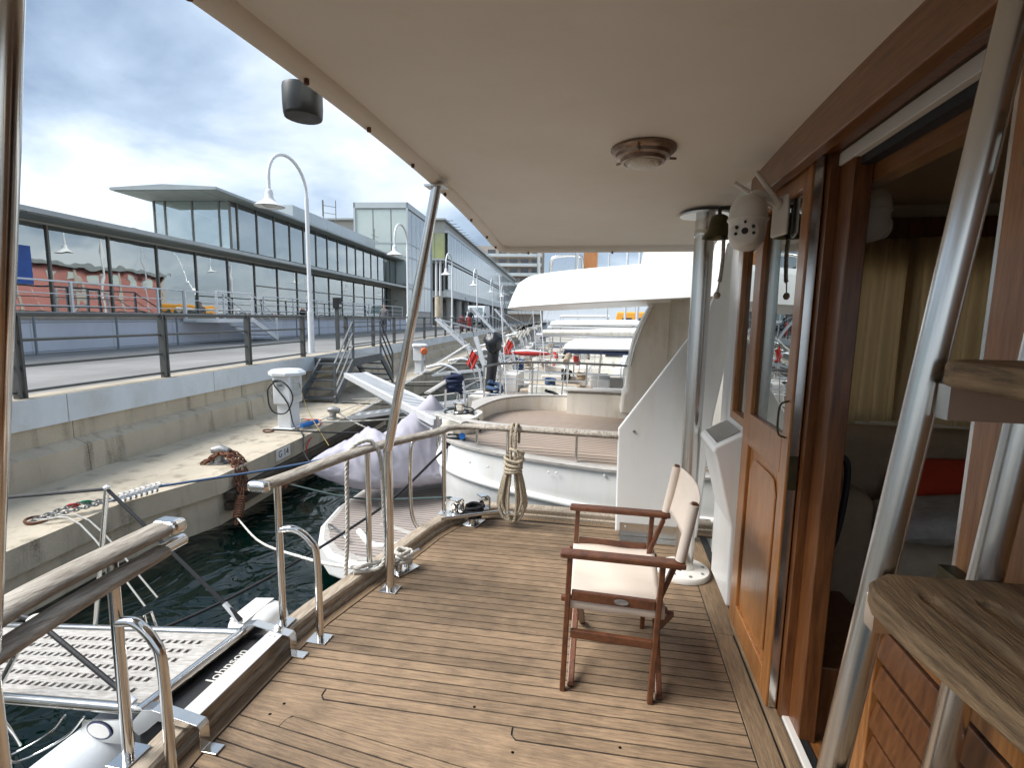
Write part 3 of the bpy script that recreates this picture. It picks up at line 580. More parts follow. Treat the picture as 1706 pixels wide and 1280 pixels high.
# chains
def chain_mb(mb, pts, lk=.055, r=.008):
    P = catmull(pts, 10); d = 0; tgt = 0; i = 0; flip = 0
    for a, b in zip(P[:-1], P[1:]):
        seg = (b-a).length
        while tgt <= d+seg:
            c = a+(b-a)*((tgt-d)/max(seg, 1e-6)); t = (b-a).normalized(); s_ = t.cross(Vector((0, 0, 1))) if abs(t.z) < .9 else t.cross(Vector((1, 0, 0))); s_.normalize(); up = s_.cross(t)
            e_ = s_ if flip else up; flip = not flip
            mb.tube([c + t*(lk*.62*cos(2*pi*k/8)) + e_*(lk*.36*sin(2*pi*k/8)) for k in range(8)], r, 5, True); tgt += lk*.86
        d += seg
    return mb
ch = MB(Q)
for k in range(5):
    o_ = random.uniform(-.05, .05); chain_mb(ch, [(6.62+.06*k, 4.95+o_, LEDGE+.03), (6.66+.05*k, 4.72+.02*k, LEDGE+.17), (6.58+.06*k, 4.50, LEDGE+.03), (6.45+.05*k, 4.38, LEDGE-.16-.04*k), (6.4+.05*k, 4.28, LEDGE-.3)], .075, .013)
tag(ch.build('mooring_chain', W['rust'], None, 60), 'tangle of rusty chain hanging from the bollard over the quay edge', 'chain')
def spring(label, a, b, m, r=.05, turns=11, wr_=.011, thread=None):
    t = thing('mooring_spring', label, 'mooring spring', a, 'mooring springs'); a, b = Vector(a), Vector(b); d = (b-a); L_ = d.length; d.normalize(); s_ = d.orthogonal().normalized(); u_ = d.cross(s_); n_ = turns*10
    MB().tube([a + d*(L_*i/n_) + (s_*cos(2*pi*i/10)+u_*sin(2*pi*i/10))*r for i in range(n_+1)], wr_, 6).build('coil', m, t, 60)
    mb = MB()
    for s in (-1, 1): mb.tube([a-d*.12+s_*.01*s, a+s_*(r*.4*s), b+s_*(r*.4*s), b+d*.1+s_*.01*s], wr_*.8, 6)
    mb.build('rods', m, t, 60); return t
s2 = Q((6.35, 4.25, LEDGE-.33)); s2b = PZ(372, 850, -1.02)
spring('rusty mooring spring below the chained bollard', s2, s2+Vector((.10, -.22, -.22)), W['rust'], .055, 9)
spring('flaking rusty mooring spring pulling toward the neighbouring yacht', Q((6.75, 4.2, LEDGE-.28)), Q((7.05, 3.95, LEDGE-.38)), W['rust'], .06, 7)
ring_ = PQ(60, 870, LEDGE)
def ring(label, u, v, m):
    return tag(MB(Q).tube([(u+.085*cos(a), v+.085*sin(a), LEDGE+.02+.012*sin(a)) for a in [2*pi*i/16 for i in range(16)]], .014, 6, True).build('mooring_ring', m, None, 60), label, 'mooring ring', 'mooring rings on the ledge')
ring('iron mooring ring at the left end of the ledge, tied with a chain', ring_.x, ring_.y, W['rust'])
ring('rusty mooring ring on the ledge in front of the near pedestal', *PQ(447, 720, LEDGE)[:2], W['rust'])
ring('mooring ring holding a red tie beside the near pedestal', *PQ(508, 702, LEDGE)[:2], W['galv'])
ring('small mooring ring on the ledge below the steel stairs', *PQ(630, 655, LEDGE)[:2], W['galv'])
sa, sb = PQ(190, 856, LEDGE+.08), PQ(250, 845, LEDGE+.02)
SA, SB = Q((5.05, 4.86, LEDGE+.07)), Q((5.48, 4.70, LEDGE+.08))
ra = Q((ring_.x, ring_.y, LEDGE+.03)); 
spring('bright steel mooring spring at the start of the blue line', SA, SB, W['alu'], .05, 8)
c2 = MB(); chain_mb(c2, [ra, (ra+SA)/2+Vector((0, 0, .05)), SA], .05, .008); chain_mb(c2, [ra+Vector((.05, .05, 0)), (ra+SA)/2+Vector((.06, -.06, .02)), SA], .05, .008)
tag(c2.build('mooring_chain', W['galv'], None, 60), 'short grey chain from the left mooring ring to the bright spring', 'chain')
for i, (m_, nm) in enumerate(((W['red'], 'red'), (W['green'], 'green'))):
    c = ra.lerp(SA, .45+.16*i)+Vector((0, 0, .04)); tag(MB().tube(catmull([c+Vector((.035*sin(k*2.1), .035*cos(k*1.7), .03*sin(k*1.3))) for k in range(9)], 4), .011, 6).build('whipping_twine', m_, None, 60), nm+' twine knotted on the chain by the left mooring ring', 'twine')
# ================================================================== the yacht we stand on
YC = 1.68
_g = [(0, -1.36), (.3, -1.355), (.5, -1.335), (.85, -1.26), (1.3, -1.165), (1.6, -1.11), (1.8, -1.04), (1.92, -.95), (2.0, -.84), (2.04, -.68)]
def GX(y):
    d = abs(y-YC)
    for (a, p), (b, q) in zip(_g[:-1], _g[1:]):
        if d <= b: return p+(q-p)*(d-a)/(b-a)
    return -.68
YF = 3.72
my = thing('motor_yacht', 'motor yacht with teak cockpit deck, cream roof and wooden cabin door, seen from on board', 'yacht', (0, YC, 0))
bp_ = [(GX(y)-.03, y) for y in [-.30+i*.1 for i in range(0, 41)]]
bp_ = [p for p in bp_ if p[1] < 3.73]+[(-.6, 3.73), (.75, 3.73), (.75, -.3)]
dk = MB().add([(x, y, -.004) for x, y in bp_], [tuple(range(len(bp_)))]).build('deck', W['black'], my)
XR = .573
def seamA(x): return 1.765+.026*(x+1.36)             # first seam on the port side of the king plank
def seamB(x): return 1.575-.118*(x+1.36)             # first seam on the other side
G_ = .0034
def plank(poly, ang):
    c = Vector((sum(p[0] for p in poly)/len(poly), sum(p[1] for p in poly)/len(poly), 0)); R = Matrix.Rotation(-ang, 3, 'Z')
    L2 = [R @ (Vector((p[0], p[1], 0))-c) for p in poly]
    o = MB().prism([(p.x, p.y) for p in L2], (0, 0, 0), (1, 0, 0), (0, 1, 0), -.012, random.uniform(-.0006, .0004)).build('plank', W['deck'])
    o.rotation_euler = (0, 0, ang); o.location = c; adopt(o, dk)
def endx(yfun, off):                                 # where a seam meets the curved stern margin
    x = -1.36
    for _ in range(6): x = GX(yfun(x)+off)
    return x
PT = .058
k = 0
while True:
    lo_, hi = k*PT, (k+1)*PT
    if seamA(0)+lo_ > YF-.01: break
    f = lambda x, o_: min(seamA(x)+o_, YF)
    xa, xb = endx(lambda x: f(x, lo_+G_), 0), endx(lambda x: f(x, hi-G_), 0)
    poly = [(xa+.004, f(xa, lo_+G_)), (XR, f(XR, lo_+G_)), (XR, f(XR, hi-G_)), (xb+.004, f(xb, hi-G_))]
    if poly[1][1] < YF-.012: plank(poly, .026)
    k += 1
for k in range(26):
    lo_, hi = -(k+1)*PT*1.01, -k*PT*1.01
    xa, xb = endx(lambda x: seamB(x)+lo_+G_, 0), endx(lambda x: seamB(x)+hi-G_, 0)
    plank([(xa+.004, seamB(xa)+lo_+G_), (XR, seamB(XR)+lo_+G_), (XR, seamB(XR)+hi-G_), (xb+.004, seamB(xb)+hi-G_)], -.118)
# king plank with nibbed planks let into it
n1x, n2x, m1x = -1.10, -.30, -1.17
A1 = lambda x: seamA(x)-PT; A2 = lambda x: seamA(x)-2*PT; B1 = lambda x: seamB(x)+PT
def nib(x0, top, bot, s): return [(x0, top(x0)), (x0+.006, bot(x0)+s*.018), (x0+.022, bot(x0)+s*.005)]
g = G_
kp = [(-1.352, seamB(-1.35)+g), (m1x, seamB(m1x)+g), (m1x+.005, B1(m1x)-.02), (m1x+.02, B1(m1x)-.002+g), (XR, B1(XR)+g), (XR, A2(XR)-g), (n2x+.02, A2(n2x)-g-.002), (n2x-.002, A2(n2x)+.02), (n2x-.004, A1(n2x)-g), (n1x+.02, A1(n1x)-g-.002), (n1x-.002, A1(n1x)+.02), (n1x-.004, seamA(n1x)-g), (-1.352, seamA(-1.352)-g)]
plank(kp, -.03)
plank([(n1x+.003, seamA(n1x)-g), (n1x+.006, A1(n1x)+.018), (n1x+.024, A1(n1x)+g), (XR, A1(XR)+g), (XR, seamA(XR)-g)], .026)
plank([(n2x+.003, A1(n2x)-g), (n2x+.006, A2(n2x)+.018), (n2x+.024, A2(n2x)+g), (XR, A2(XR)+g), (XR, A1(XR)-g)], .026)
plank([(m1x+.003, seamB(m1x)+g), (XR, seamB(XR)+g), (XR, B1(XR)-g), (m1x+.026, B1(m1x)-g), (m1x+.008, B1(m1x)-.017)], -.118)
# wooden plugs in the deck
for x, y in ((-1.22, 1.66), (-1.24, 1.60), (-.28, 1.62), (-.47, 1.80), (.1, 1.72)):
    MB().lathe([(.001, .0006), (.006, .0006)], (x, y, 0), 8).build('plug', W['varnishdark'], dk)
for y0, y1 in ((-.3, 1.42), (1.423, 2.52), (2.523, 3.70)): MB().bx(XR+.006, .665 if y1 < 3 else .70, y0, y1, -.012, .001).build('margin_board', W['deckmargin'], dk, bevel=.002)
# stern margin and bulwark following the curve of the stern
ys = [-.30+.05*i for i in range(81)]
path = [Vector((GX(y), y, 0)) for y in ys if y < 3.6]
path += [Vector((x, y, 0)) for x, y in ((-1.0, 3.62), (-.93, 3.67), (-.83, 3.705), (-.68, 3.72), (-.4, 3.725), (0, 3.725), (.4, 3.725), (.8, 3.725))]
def offs(P, d):
    o = []
    for i, p in enumerate(P):
        t = (P[min(i+1, len(P)-1)]-P[max(i-1, 0)]).normalized(); o.append(p + Vector((-t.y, t.x, 0))*d)
    return o
def sweep(P, prof):                                   # profile: (outward offset, z)
    R_ = [offs(P, d) for d, z in prof]
    return [[R_[j][i]+Vector((0, 0, prof[j][1])) for j in range(len(prof))] for i in range(len(P))]
MB().loft(sweep(path, [(.0035, -.012), (.0035, .001), (.055, .001), (.055, -.012)])).build('margin_board', W['deckmargin'], dk, 30)
MB().loft(sweep(path, [(.056, -.02), (.056, .022), (.075, .030), (.085, .030), (.088, -.02)])).build('bulwark_step', W['cap'], my, 30)
MB().loft(sweep(path, [(.089, .0), (.070, .040), (.072, .060), (.082, .071), (.148, .076), (.158, .068), (.160, .05), (.152, .0)])).build('cap_rail', W['cap'], my, 35)
MB().loft(sweep(path, [(.148, .0), (.150, -.05), (.12, -.6), (.05, -1.6), (-.1, -1.6), (.09, .0)])).build('hull', W['white'], my, 40)
MB().loft(sweep(path, [(.152, .010), (.166, .006), (.168, -.008), (.152, -.018)])).build('rub_strake', W['alu'], my, 30)
# ------------------------------------------------------------------ stern rails
CAPZ = .076
def ovalrail(name, pts, w, h, m, parent, n=14, endcap=True):
    P = catmull(pts, 8); rings = []
    for i, p in enumerate(P):
        t = (P[min(i+1, len(P)-1)]-P[max(i-1, 0)]).normalized(); s_ = t.cross(Vector((0, 0, 1))).normalized(); u_ = s_.cross(t)
        rings.append([p + s_*(w/2*cos(2*pi*k/n)) + u_*(h/2*sin(2*pi*k/n)) for k in range(n)])
    return MB().loft(rings).build(name, m, parent, 50)
def postxy(bx_, by_, tx, ty):
    b = PZ(bx_, by_, CAPZ); t = PY(tx, ty, b.y); return b, t
def railpost(parent, b, z, r=.0165):
    MB().tube([b, Vector((b.x, b.y, z))], r, 14).build('post', W['steel'], parent, 40)
    MB().prism([(-.05, -.038), (.05, -.038), (.05, .038), (-.05, .038)], (b.x, b.y, b.z), (0, 1, 0), (-1, 0, 0), 0, .006).build('base_plate', W['steel'], parent, bevel=.002)
p1_, t1_ = postxy(472, 1040, 466, 800); p2b, t2b = postxy(616, 945, 612, 748); p3b, t3b = postxy(740, 855, 738, 714); p4b, t4b = postxy(845, 857, 845, 714)
RZ = .80
rp = [(t1_.x-.02, p1_.y-.09, t1_.z+.005), (t1_.x, p1_.y, t1_.z), (p2b.x, p2b.y, t2b.z), (p3b.x, p3b.y-.25, t3b.z+.02), (p3b.x+.03, p3b.y+.02, t3b.z), (p3b.x+.16, p3b.y+.13, t3b.z-.002), (p4b.x-.1, p4b.y, t4b.z), (p4b.x+.3, p4b.y+.005, t4b.z-.004), (.09, p4b.y+.01, t4b.z-.01)]
sr = ovalrail('stern_rail', rp, .088, .046, W['railteak'], my)
for b, t in ((p1_, t1_), (p2b, t2b), (p3b, t3b), (p4b, t4b)): railpost(sr, b, t.z-.01)
e0 = Vector(rp[0]); MB().bx(e0.x-.05, e0.x+.05, e0.y-.05, e0.y-.004, e0.z-.026, e0.z+.026).build('end_cap', W['steel'], sr, bevel=.02, seg=3)
def hoop(parent, b, zt, out=.15, along=0.):            # bent tube springing from a post to a plate on the deck
    P = [(b.x, b.y, zt), (b.x+out*.45, b.y+along*.3, zt+.005), (b.x+out*.85, b.y+along*.7, zt-.05), (b.x+out, b.y+along, zt-.14), (b.x+out+.005, b.y+along, 0.005)]
    MB().tube(catmull(P, 6), .0165, 14).build('hoop', W['steel'], parent, 50)
    MB().bx(b.x+out-.05, b.x+out+.05, b.y+along-.04, b.y+along+.04, .001, .007).build('foot_plate', W['steel'], parent, bevel=.002)
hoop(sr, p1_, .55, .17, .03)
# stretch of bent tube seen behind the roof post, standing outside the rail
q0 = p3b+Vector((-.14, -.18, 0))
MB().tube(catmull([(q0.x+.10, q0.y+.1, t3b.z-.02), (q0.x+.02, q0.y-.06, t3b.z-.03), (q0.x-.01, q0.y-.1, t3b.z-.12), (q0.x-.01, q0.y-.1, .2), (q0.x+.04, q0.y-.08, .05), (q0.x+.12, q0.y-.05, .02)], 6), .014, 12).build('hoop', W['steel'], sr, 50)
s1b, s1t = postxy(215, 1262, 195, 930)
sz = s1t.z+.02
sr2 = ovalrail('stern_rail', [(-1.30, .35, sz-.01), (-1.40, .75, sz), (-1.475, 1.0, sz+.003), (-1.50, 1.43, sz+.003)], .10, .05, W['railteak'], my)
ovalrail('lower_rail', [(-1.27, .35, sz-.075), (-1.37, .75, sz-.062), (-1.43, 1.05, sz-.06), (-1.47, 1.40, sz-.06)], .075, .045, W['railteak'], sr2)
MB().bx(-1.55, -1.45, 1.432, 1.50, sz-.025, sz+.028).build('end_cap', W['steel'], sr2, bevel=.02, seg=3)
MB().tube([(-1.475, 1.36, sz-.06), (-1.48, 1.50, sz-.06)], .021, 12).build('end_cap', W['steel'], sr2, 50)
railpost(sr2, s1b, sz-.03, .0175); hoop(sr2, s1b, .56, .16, 0.)
# ------------------------------------------------------------------ roof over the cockpit
def cz(y): return 2.222-.030*(y-YC)**2
RX0, RX1, RY0, RY1 = -.86, .70, -.45, 3.90
ny = 30
V = []; fs = []
for i in range(ny+1):
    y = RY0+(RY1-RY0)*i/ny
    for x in (RX0+.03, RX1): V.append((x, y, cz(y)))
for i in range(ny): fs.append((2*i, 2*i+1, 2*i+3, 2*i+2))
rf = MB().add(V, fs)
V = []; fs = []
for i in range(ny+1):
    y = RY0-.01+(RY1-RY0+.02)*i/ny
    for x in (RX0-.01, RX1): V.append((x, y, cz(y)+.11))
for i in range(ny): fs.append((2*i, 2*i+2, 2*i+3, 2*i+1))
rf.add(V, fs)
roof = rf.build('roof', W['ceil'], my, 40)
rim = [Vector((RX1, RY1, cz(RY1))), Vector((RX0+.12, RY1, cz(RY1))), Vector((RX0+.04, RY1-.03, cz(RY1))), Vector((RX0+.01, RY1-.09, cz(RY1-.1)))]+[Vector((RX0, y, cz(y))) for y in [RY1-.2-.12*i for i in range(34)]]
rs = []
for i, p in enumerate(rim):
    t = (rim[min(i+1, len(rim)-1)]-rim[max(i-1, 0)]).normalized(); n_ = Vector((t.y, -t.x, 0)).normalized()   # inward
    if n_.dot(Vector((0, YC, 0))-Vector((p.x, p.y, 0))) < 0: n_ = -n_
    rs.append([p + n_*a + Vector((0, 0, b)) for a, b in ((.055, .012), (.050, -.012), (.030, -.030), (.004, -.034), (-.012, -.020), (-.016, .112), (.03, .112))])
MB().loft(rs).build('roof_rim', W['ceil'], roof, 45)
for y in (.95, 1.35, 1.72, 2.12, 2.55, 3.05, 3.45, 3.72): MB().tube([(RX0+.022, y, cz(y)-.045), (RX0+.022, y, cz(y)-.026)], .0075, 8).build('screw', W['rust'], roof)
for x in (-.62, .0): MB().tube([(x, RY1-.022, cz(RY1)-.045), (x, RY1-.022, cz(RY1)-.026)], .0075, 8).build('screw', W['rust'], roof)
# dome light on the ceiling
lc = PZ(1072, 250, 2.21); lz = cz(lc.y)
dl = tag(MB().lathe([(.125, 0), (.126, -.008), (.118, -.018), (.108, -.022), (.104, -.034), (.088, -.040), (.084, -.052), (.072, -.055), (.07, -.05), (.02, -.045)], (lc.x, lc.y, lz), 36).build('dome_light', W['bronze'], None, 35), 'round bronze dome light fixed to the cockpit ceiling', 'light')
MB().lathe([(.001, -.072), (.02, -.072), (.045, -.069), (.06, -.062), (.069, -.052), (.069, -.049)], (lc.x, lc.y, lz), 28).build('lens', mat('ribbed_lens', (.72, .68, .58), .3, bump=.5, bscale=160), dl, 60)
for a in (.3, 2.4, 4.5): MB().tube([(lc.x+.108*cos(a), lc.y+.108*sin(a), lz-.03), (lc.x+.135*cos(a), lc.y+.135*sin(a), lz-.03)], .005, 6).build('thumb_screw', W['bronze'], dl)
# ------------------------------------------------------------------ roof posts
bs = PZ(650, 983, 0)
def roofpost(b, sgn):
    t = MB().tube(catmull([(b.x, b.y, .004), (b.x, b.y, .4), (b.x, b.y, .78), (b.x+.004, b.y, .84), (b.x+.025, b.y-.01*sgn, .92), (-.84, b.y-.13*sgn, cz(b.y)-.03)], 5), .0245, 18).build('roof_post', W['steel'], my, 50)
    MB().bx(b.x-.05, b.x+.05, b.y-.045, b.y+.045, .001, .008).build('base_plate', W['steel'], t, bevel=.002)
    MB().bx(-.89, -.79, b.y-.13*sgn-.04, b.y-.13*sgn+.04, cz(b.y)-.034, cz(b.y)-.026).build('top_plate', W['steelrough'], t)
roofpost(bs, 1)
MB().tube(catmull([Vector((PY(-26, 1130, .75).x, .75, .004))]+[PY(*q_, .75) for q_ in ((-26, 1130), (-24, 1060), (-4, 500), (10, 0), (13, -110))], 6), .0245, 18).build('roof_post', W['steel'], my, 50)
bb = PZ(1138, 955, 0)
bpst = MB().tube([(bb.x, bb.y, .03), (bb.x, bb.y, cz(bb.y)-.008)], .054, 28).build('mast_post', W['steelrough'], my, 50)
MB().lathe([(.155, .001), (.158, .02), (.150, .034), (.06, .042), (.056, .07)], (bb.x, bb.y, 0), 40).build('base_flange', W['plastic'], bpst, 40)
for a in [2*pi*i/8+.2 for i in range(8)]: MB().lathe([(.009, .034), (.009, .042), (.004, .044)], (bb.x+.12*cos(a), bb.y+.12*sin(a), 0), 10).build('bolt', W['galv'], bpst)
MB().lathe([(.14, cz(bb.y)-.020), (.142, cz(bb.y)-.010), (.13, cz(bb.y)-.006)], (bb.x, bb.y, 0), 36).build('top_flange', W['steelrough'], bpst, 40)
MB().lathe([(.0555, 2.02), (.057, 2.022), (.057, 2.06), (.0555, 2.062)], (bb.x, bb.y, 0), 28).build('collar', W['steelrough'], bpst, 40)
# ------------------------------------------------------------------ white wing panel on the port side
WY = 3.60
wp = MB().prism([(.10, .03), (.09, .79), (.11, .82), (.63, 1.59), (.70, 1.80), (.735, 2.06), (.86, 2.10), (.78, 1.3), (.72, .9), (.665, .03)], (0, WY+.03, 0), (1, 0, 0), (0, 0, 1), 0, .035).build('wing_panel', W['white'], my, bevel=.012, seg=3)
MB().bx(.13, .60, WY-.012, WY-.006, .012, .105).build('bracket', W['steelrough'], wp); MB().bx(.13, .60, WY-.10, WY-.0125, .004, .010).build('bracket_foot', W['steelrough'], wp)
for x in (.17, .55): MB().tube([(x, WY-.018, .08), (x, WY-.012, .08)], .006, 8).build('bolt', W['alu'], wp)
MB().tube([(.20, WY-.012, .775), (.20, WY-.005, .775)], .010, 10).build('bolt', W['galv'], wp)
# ------------------------------------------------------------------ cabin: aft bulkhead, windows, sliding door
cb = MB()
cb.bx(.70, .74, 2.60, 3.12, .03, 1.02).bx(.70, .74, 2.60, 3.12, 1.96, 2.16).bx(.70, .74, 2.985, 3.12, 1.021, 1.959).bx(.70, .74, 2.45, 2.53, 1.021, 1.959)
cab = cb.build('cabin_bulkhead', W['white'], my)
MB().bx(.745, 3.3, 3.44, 3.50, -.4, 1.02).bx(.745, 3.3, 3.44, 3.50, 1.88, 2.3).bx(.745, 1.02, 3.44, 3.50, 1.021, 1.879).bx(2.25, 3.3, 3.44, 3.50, 1.021, 1.879).build('cabin_side', W['cream'], my)
MB().add([(.70, 3.121, z) for z in (.03, 2.16)]+[(.745, 3.50, z) for z in (2.16, .03)], [(0, 1, 2, 3)]).build('cabin_corner', W['white'], my)
wf = MB()
for y0, y1, z0, z1 in ((2.94, 2.985, 1.02, 1.96), (2.53, 2.575, 1.02, 1.96), (2.576, 2.939, 1.02, 1.065), (2.576, 2.939, 1.915, 1.96)): wf.bx(.682, .735, y0, y1, z0, z1)
wfo = wf.build('fixed_window', W['varnish'], my, bevel=.005); MB().bx(.708, .714, 2.577, 2.938, 1.067, 1.913).build('pane', glassmat('cabin_glass', (.42, .40, .37), .30), wfo)
CG = bpy.data.materials['cabin_glass']
# sliding door leaf
DY0, DY1, DX = 2.00, 2.64, .668
dd = MB()
for y0, y1, z0, z1 in ((DY0, DY0+.075, .035, 2.13), (DY1-.11, DY1, .035, 2.13), (DY0+.076, DY1-.111, 2.03, 2.13), (DY0+.076, DY1-.111, .97, 1.12), (DY0+.076, DY1-.111, .035, .155)):
    dd.bx(DX, DX+.042, y0, y1, z0, z1)
dr = dd.build('sliding_door', W['varnish'], my, bevel=.004)
MB().bx(DX+.018, DX+.024, DY0+.077, DY1-.112, 1.122, 2.028).build('pane', CG, dr)
def panel_poly(y0, y1, z0, z1, c): return [(y0, z0), (y1, z0), (y1, z1-c), (y1-c*.5, z1-c*.15), (y1-c, z1), (y0+c, z1), (y0+c*.5, z1-c*.15), (y0, z1-c)]
MB().bx(DX+.016, DX+.034, DY0+.077, DY1-.112, .157, .968).build('panel_ground', W['varnish'], dr)
MB().prism(panel_poly(DY0+.115, DY1-.15, .20, .925, .07), (DX+.015, 0, 0), (0, 1, 0), (0, 0, 1), -.009, 0.).build('raised_panel', W['varnish'], dr, bevel=.006, seg=3)
MB().bx(DX+.008, DX+.036, DY0-.006, DY0-.0005, .04, 2.12).build('edge_strip', W['steel'], dr)
MB().bx(DX+.006, DX+.036, DY0-.009, DY0-.0065, .93, 1.06).build('lock_plate', W['brass'], dr, bevel=.002)
MB().tube(catmull([(DX-.001, DY0+.03, 1.12), (DX-.03, DY0+.03, 1.14), (DX-.03, DY0+.03, 1.24), (DX-.001, DY0+.03, 1.26)], 4), .004, 6).build('pull_handle', W['brass'], dr, 60)
# frame behind the leaf: jamb, header board, sills, far leaf
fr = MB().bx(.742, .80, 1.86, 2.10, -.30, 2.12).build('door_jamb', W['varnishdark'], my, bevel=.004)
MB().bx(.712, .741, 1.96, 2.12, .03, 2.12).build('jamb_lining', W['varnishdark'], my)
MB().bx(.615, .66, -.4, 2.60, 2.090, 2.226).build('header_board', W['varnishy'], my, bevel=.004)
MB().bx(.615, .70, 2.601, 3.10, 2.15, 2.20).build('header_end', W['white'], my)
MB().bx(.661, .73, -.4, 1.99, 2.12, 2.19).build('header_back_board', W['varnishdark'], my)  # dark varnished board behind the header board
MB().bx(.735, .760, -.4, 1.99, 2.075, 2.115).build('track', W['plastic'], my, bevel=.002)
MB().bx(.762, .80, -.4, 1.99, 2.05, 2.11).build('painted_track_gap', W['black'], my)  # solid black strip, its colour standing in for the shade of an open gap
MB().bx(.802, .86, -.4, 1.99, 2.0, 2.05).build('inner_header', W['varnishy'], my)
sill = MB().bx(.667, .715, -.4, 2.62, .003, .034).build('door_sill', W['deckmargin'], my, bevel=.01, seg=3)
MB().bx(.718, .745, -.4, 1.995, .004, .038).build('sill_track', W['plastic'], my, bevel=.003); MB().bx(.748, .775, -.4, 1.995, .0, .03).build('painted_sill_gap', W['black'], my)  # second piece is solid black, painting the shade of a gap behind the track
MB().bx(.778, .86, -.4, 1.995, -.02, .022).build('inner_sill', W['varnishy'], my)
fl = MB().bx(.742, .782, .0, 1.185, .04, 2.07).build('sliding_door', W['varnish'], my, bevel=.004)
MB().bx(.744, .780, 1.1855, 1.196, .04, 2.07).build('edge_strip', W['steelrough'], fl)
lo_l = MB().bx(.716, .741, 1.385, 1.475, .042, .82).build('louvre_stile', W['varnish'], fl, bevel=.004)
for i in range(7): MB().bx(.722, .738, .80, 1.384, .09+.10*i, .165+.10*i, Matrix.Rotation(.18, 3, 'Y')).build('slat', W['varnishdark'], fl, bevel=.004)
MB().bx(.739, .7412, .80, 1.384, .05, .82).build('louvre_back', W['black'], fl); MB().bx(.718, .7408, .80, 1.384, .79, .83).build('louvre_rail', W['varnish'], fl)
MB().bx(.70, .735, 1.10, 1.17, 1.01, 1.05).build('hasp', W['brass'], fl, bevel=.003)
# instrument console on the bulkhead
cs = MB().prism([(.70, 1.0), (.555, .915), (.545, .89), (.56, .86), (.655, .50), (.66, .06), (.70, .06)], (0, 2.68, 0), (1, 0, 0), (0, 0, 1), 0, -.40).build('console', W['white'], my, bevel=.012, seg=3)
R_ = Matrix.Rotation(-atan2(.085, .145), 3, 'Y')
MB().prism([(.02, .03), (.15, .03), (.15, .33), (.02, .33)], (.552, 2.70, .9165), (.863, 0, .506), (0, 1, 0), .001, .004).build('mirror_lid', W['steel'], cs, bevel=.001)
MB().prism([(.04, .10), (.05, .28), (.11, .31), (.10, .09)], (.568, 2.672, .86), (0, 1, 0), (.25, 0, -.968), -.004, .004).build('grille', W['darkplastic'], cs)
# ------------------------------------------------------------------ cabin interior
MB().bx(.79, 3.3, -.4, 3.44, -.42, -.36).build('cabin_sole', W['carpet'], my)
MB().bx(.745, 3.3, -.4, 3.5, 2.24, 2.30).build('cabin_ceiling', W['innerdark'], my); MB().bx(3.25, 3.3, -.4, 3.44, -.36, 1.1).bx(3.25, 3.3, -.4, 3.44, 1.101, 2.24).build('cabin_forward_wall', W['varnishy'], my)
MB().bx(.75, 3.25, -.45, -.40, -.4, .95).bx(.75, 3.25, -.45, -.40, 1.95, 2.24).bx(.75, 1.0, -.45, -.40, .951, 1.949).bx(3.0, 3.25, -.45, -.40, .951, 1.949).build('cabin_far_side', W['cream'], my)  # unseen window opening, added to let more light into the cabin
MB().bx(.865, 2.9, 3.38, 3.43, 2.02, 2.16).build('pelmet', W['varnishdark'], my)
MB().bx(.80, 2.9, 2.95, 3.43, -.36, .28).build('settee_base', W['varnishdark'], my)
MB().bx(.81, 1.12, 1.90, 2.5, -.36, .30).build('locker', W['varnishdark'], my, bevel=.006); 
lk = MB().bx(.865, 1.02, 2.62, 2.66, -.36, .9).build('locker_side', W['varnishdark'], my)
def cloth(name, label, cat, x0, x1, y, z0, z1, m, folds, amp):
    nx, nz = 90, 10; V = []
    for j in range(nz+1):
        for i in range(nx+1):
            s = i/nx; t = j/nz; V.append((x0+(x1-x0)*s, y+amp*sin(2*pi*folds*s+.5*sin(7*s))*(.5+.5*t)+.01*sin(23*s+4*t), z1+(z0-z1)*t+.012*sin(9*s)*t))
    return tag(MB().add(V, [(j*(nx+1)+i, j*(nx+1)+i+1, (j+1)*(nx+1)+i+1, (j+1)*(nx+1)+i) for j in range(nz) for i in range(nx)]).build(name, m, None, 80), label, cat, 'cabin curtains')
cm = W['curtain']; t_ = cm.node_tree; b_ = t_.nodes['Principled BSDF']; tl = t_.nodes.new('ShaderNodeBsdfTranslucent'); tl.inputs[0].default_value = (.5, .36, .18, 1); mxs = t_.nodes.new('ShaderNodeMixShader'); mxs.inputs[0].default_value = .28
t_.links.new(b_.outputs[0], mxs.inputs[1]); t_.links.new(tl.outputs[0], mxs.inputs[2]); t_.links.new(mxs.outputs[0], t_.nodes['Material Output'].inputs[0])
cloth('curtain', 'wide beige curtain hanging over the cabin window, seen through the door', 'curtain', 1.0, 1.72, 3.36, .96, 2.04, cm, 9, .022)
cloth('curtain', 'second beige curtain nearer the ladder inside the cabin', 'curtain', 1.66, 2.30, 3.33, .98, 2.04, cm, 8, .022)
def pillow(name, label, c, sx_, sy_, sz_, rot, m, cat='cushion', pinch=.55, grp=None):
    nu_, nv_ = 20, 14; V = []; R = rot.to_matrix()
    for s in (1, -1):
        for j in range(nv_+1):
            for i in range(nu_+1):
                a, b = i/nu_*2-1, j/nv_*2-1; h = ((1-a**4)*(1-b**4))**.5; e_ = 1-.06*(abs(a*b))
                V.append(Vector(c)+R @ Vector((a*sx_/2*e_*(1-.05*(1-b*b)), b*sy_/2*e_*(1-.05*(1-a*a)), s*h*sz_/2)))
    n_ = (nu_+1)*(nv_+1)
    fs = [(k*n_+j*(nu_+1)+i, k*n_+j*(nu_+1)+i+1, k*n_+(j+1)*(nu_+1)+i+1, k*n_+(j+1)*(nu_+1)+i) for k in (0, 1) for j in range(nv_) for i in range(nu_)]
    return tag(MB().add(V, fs).build(name, m, None, 70), label, cat, grp)
from mathutils import Euler
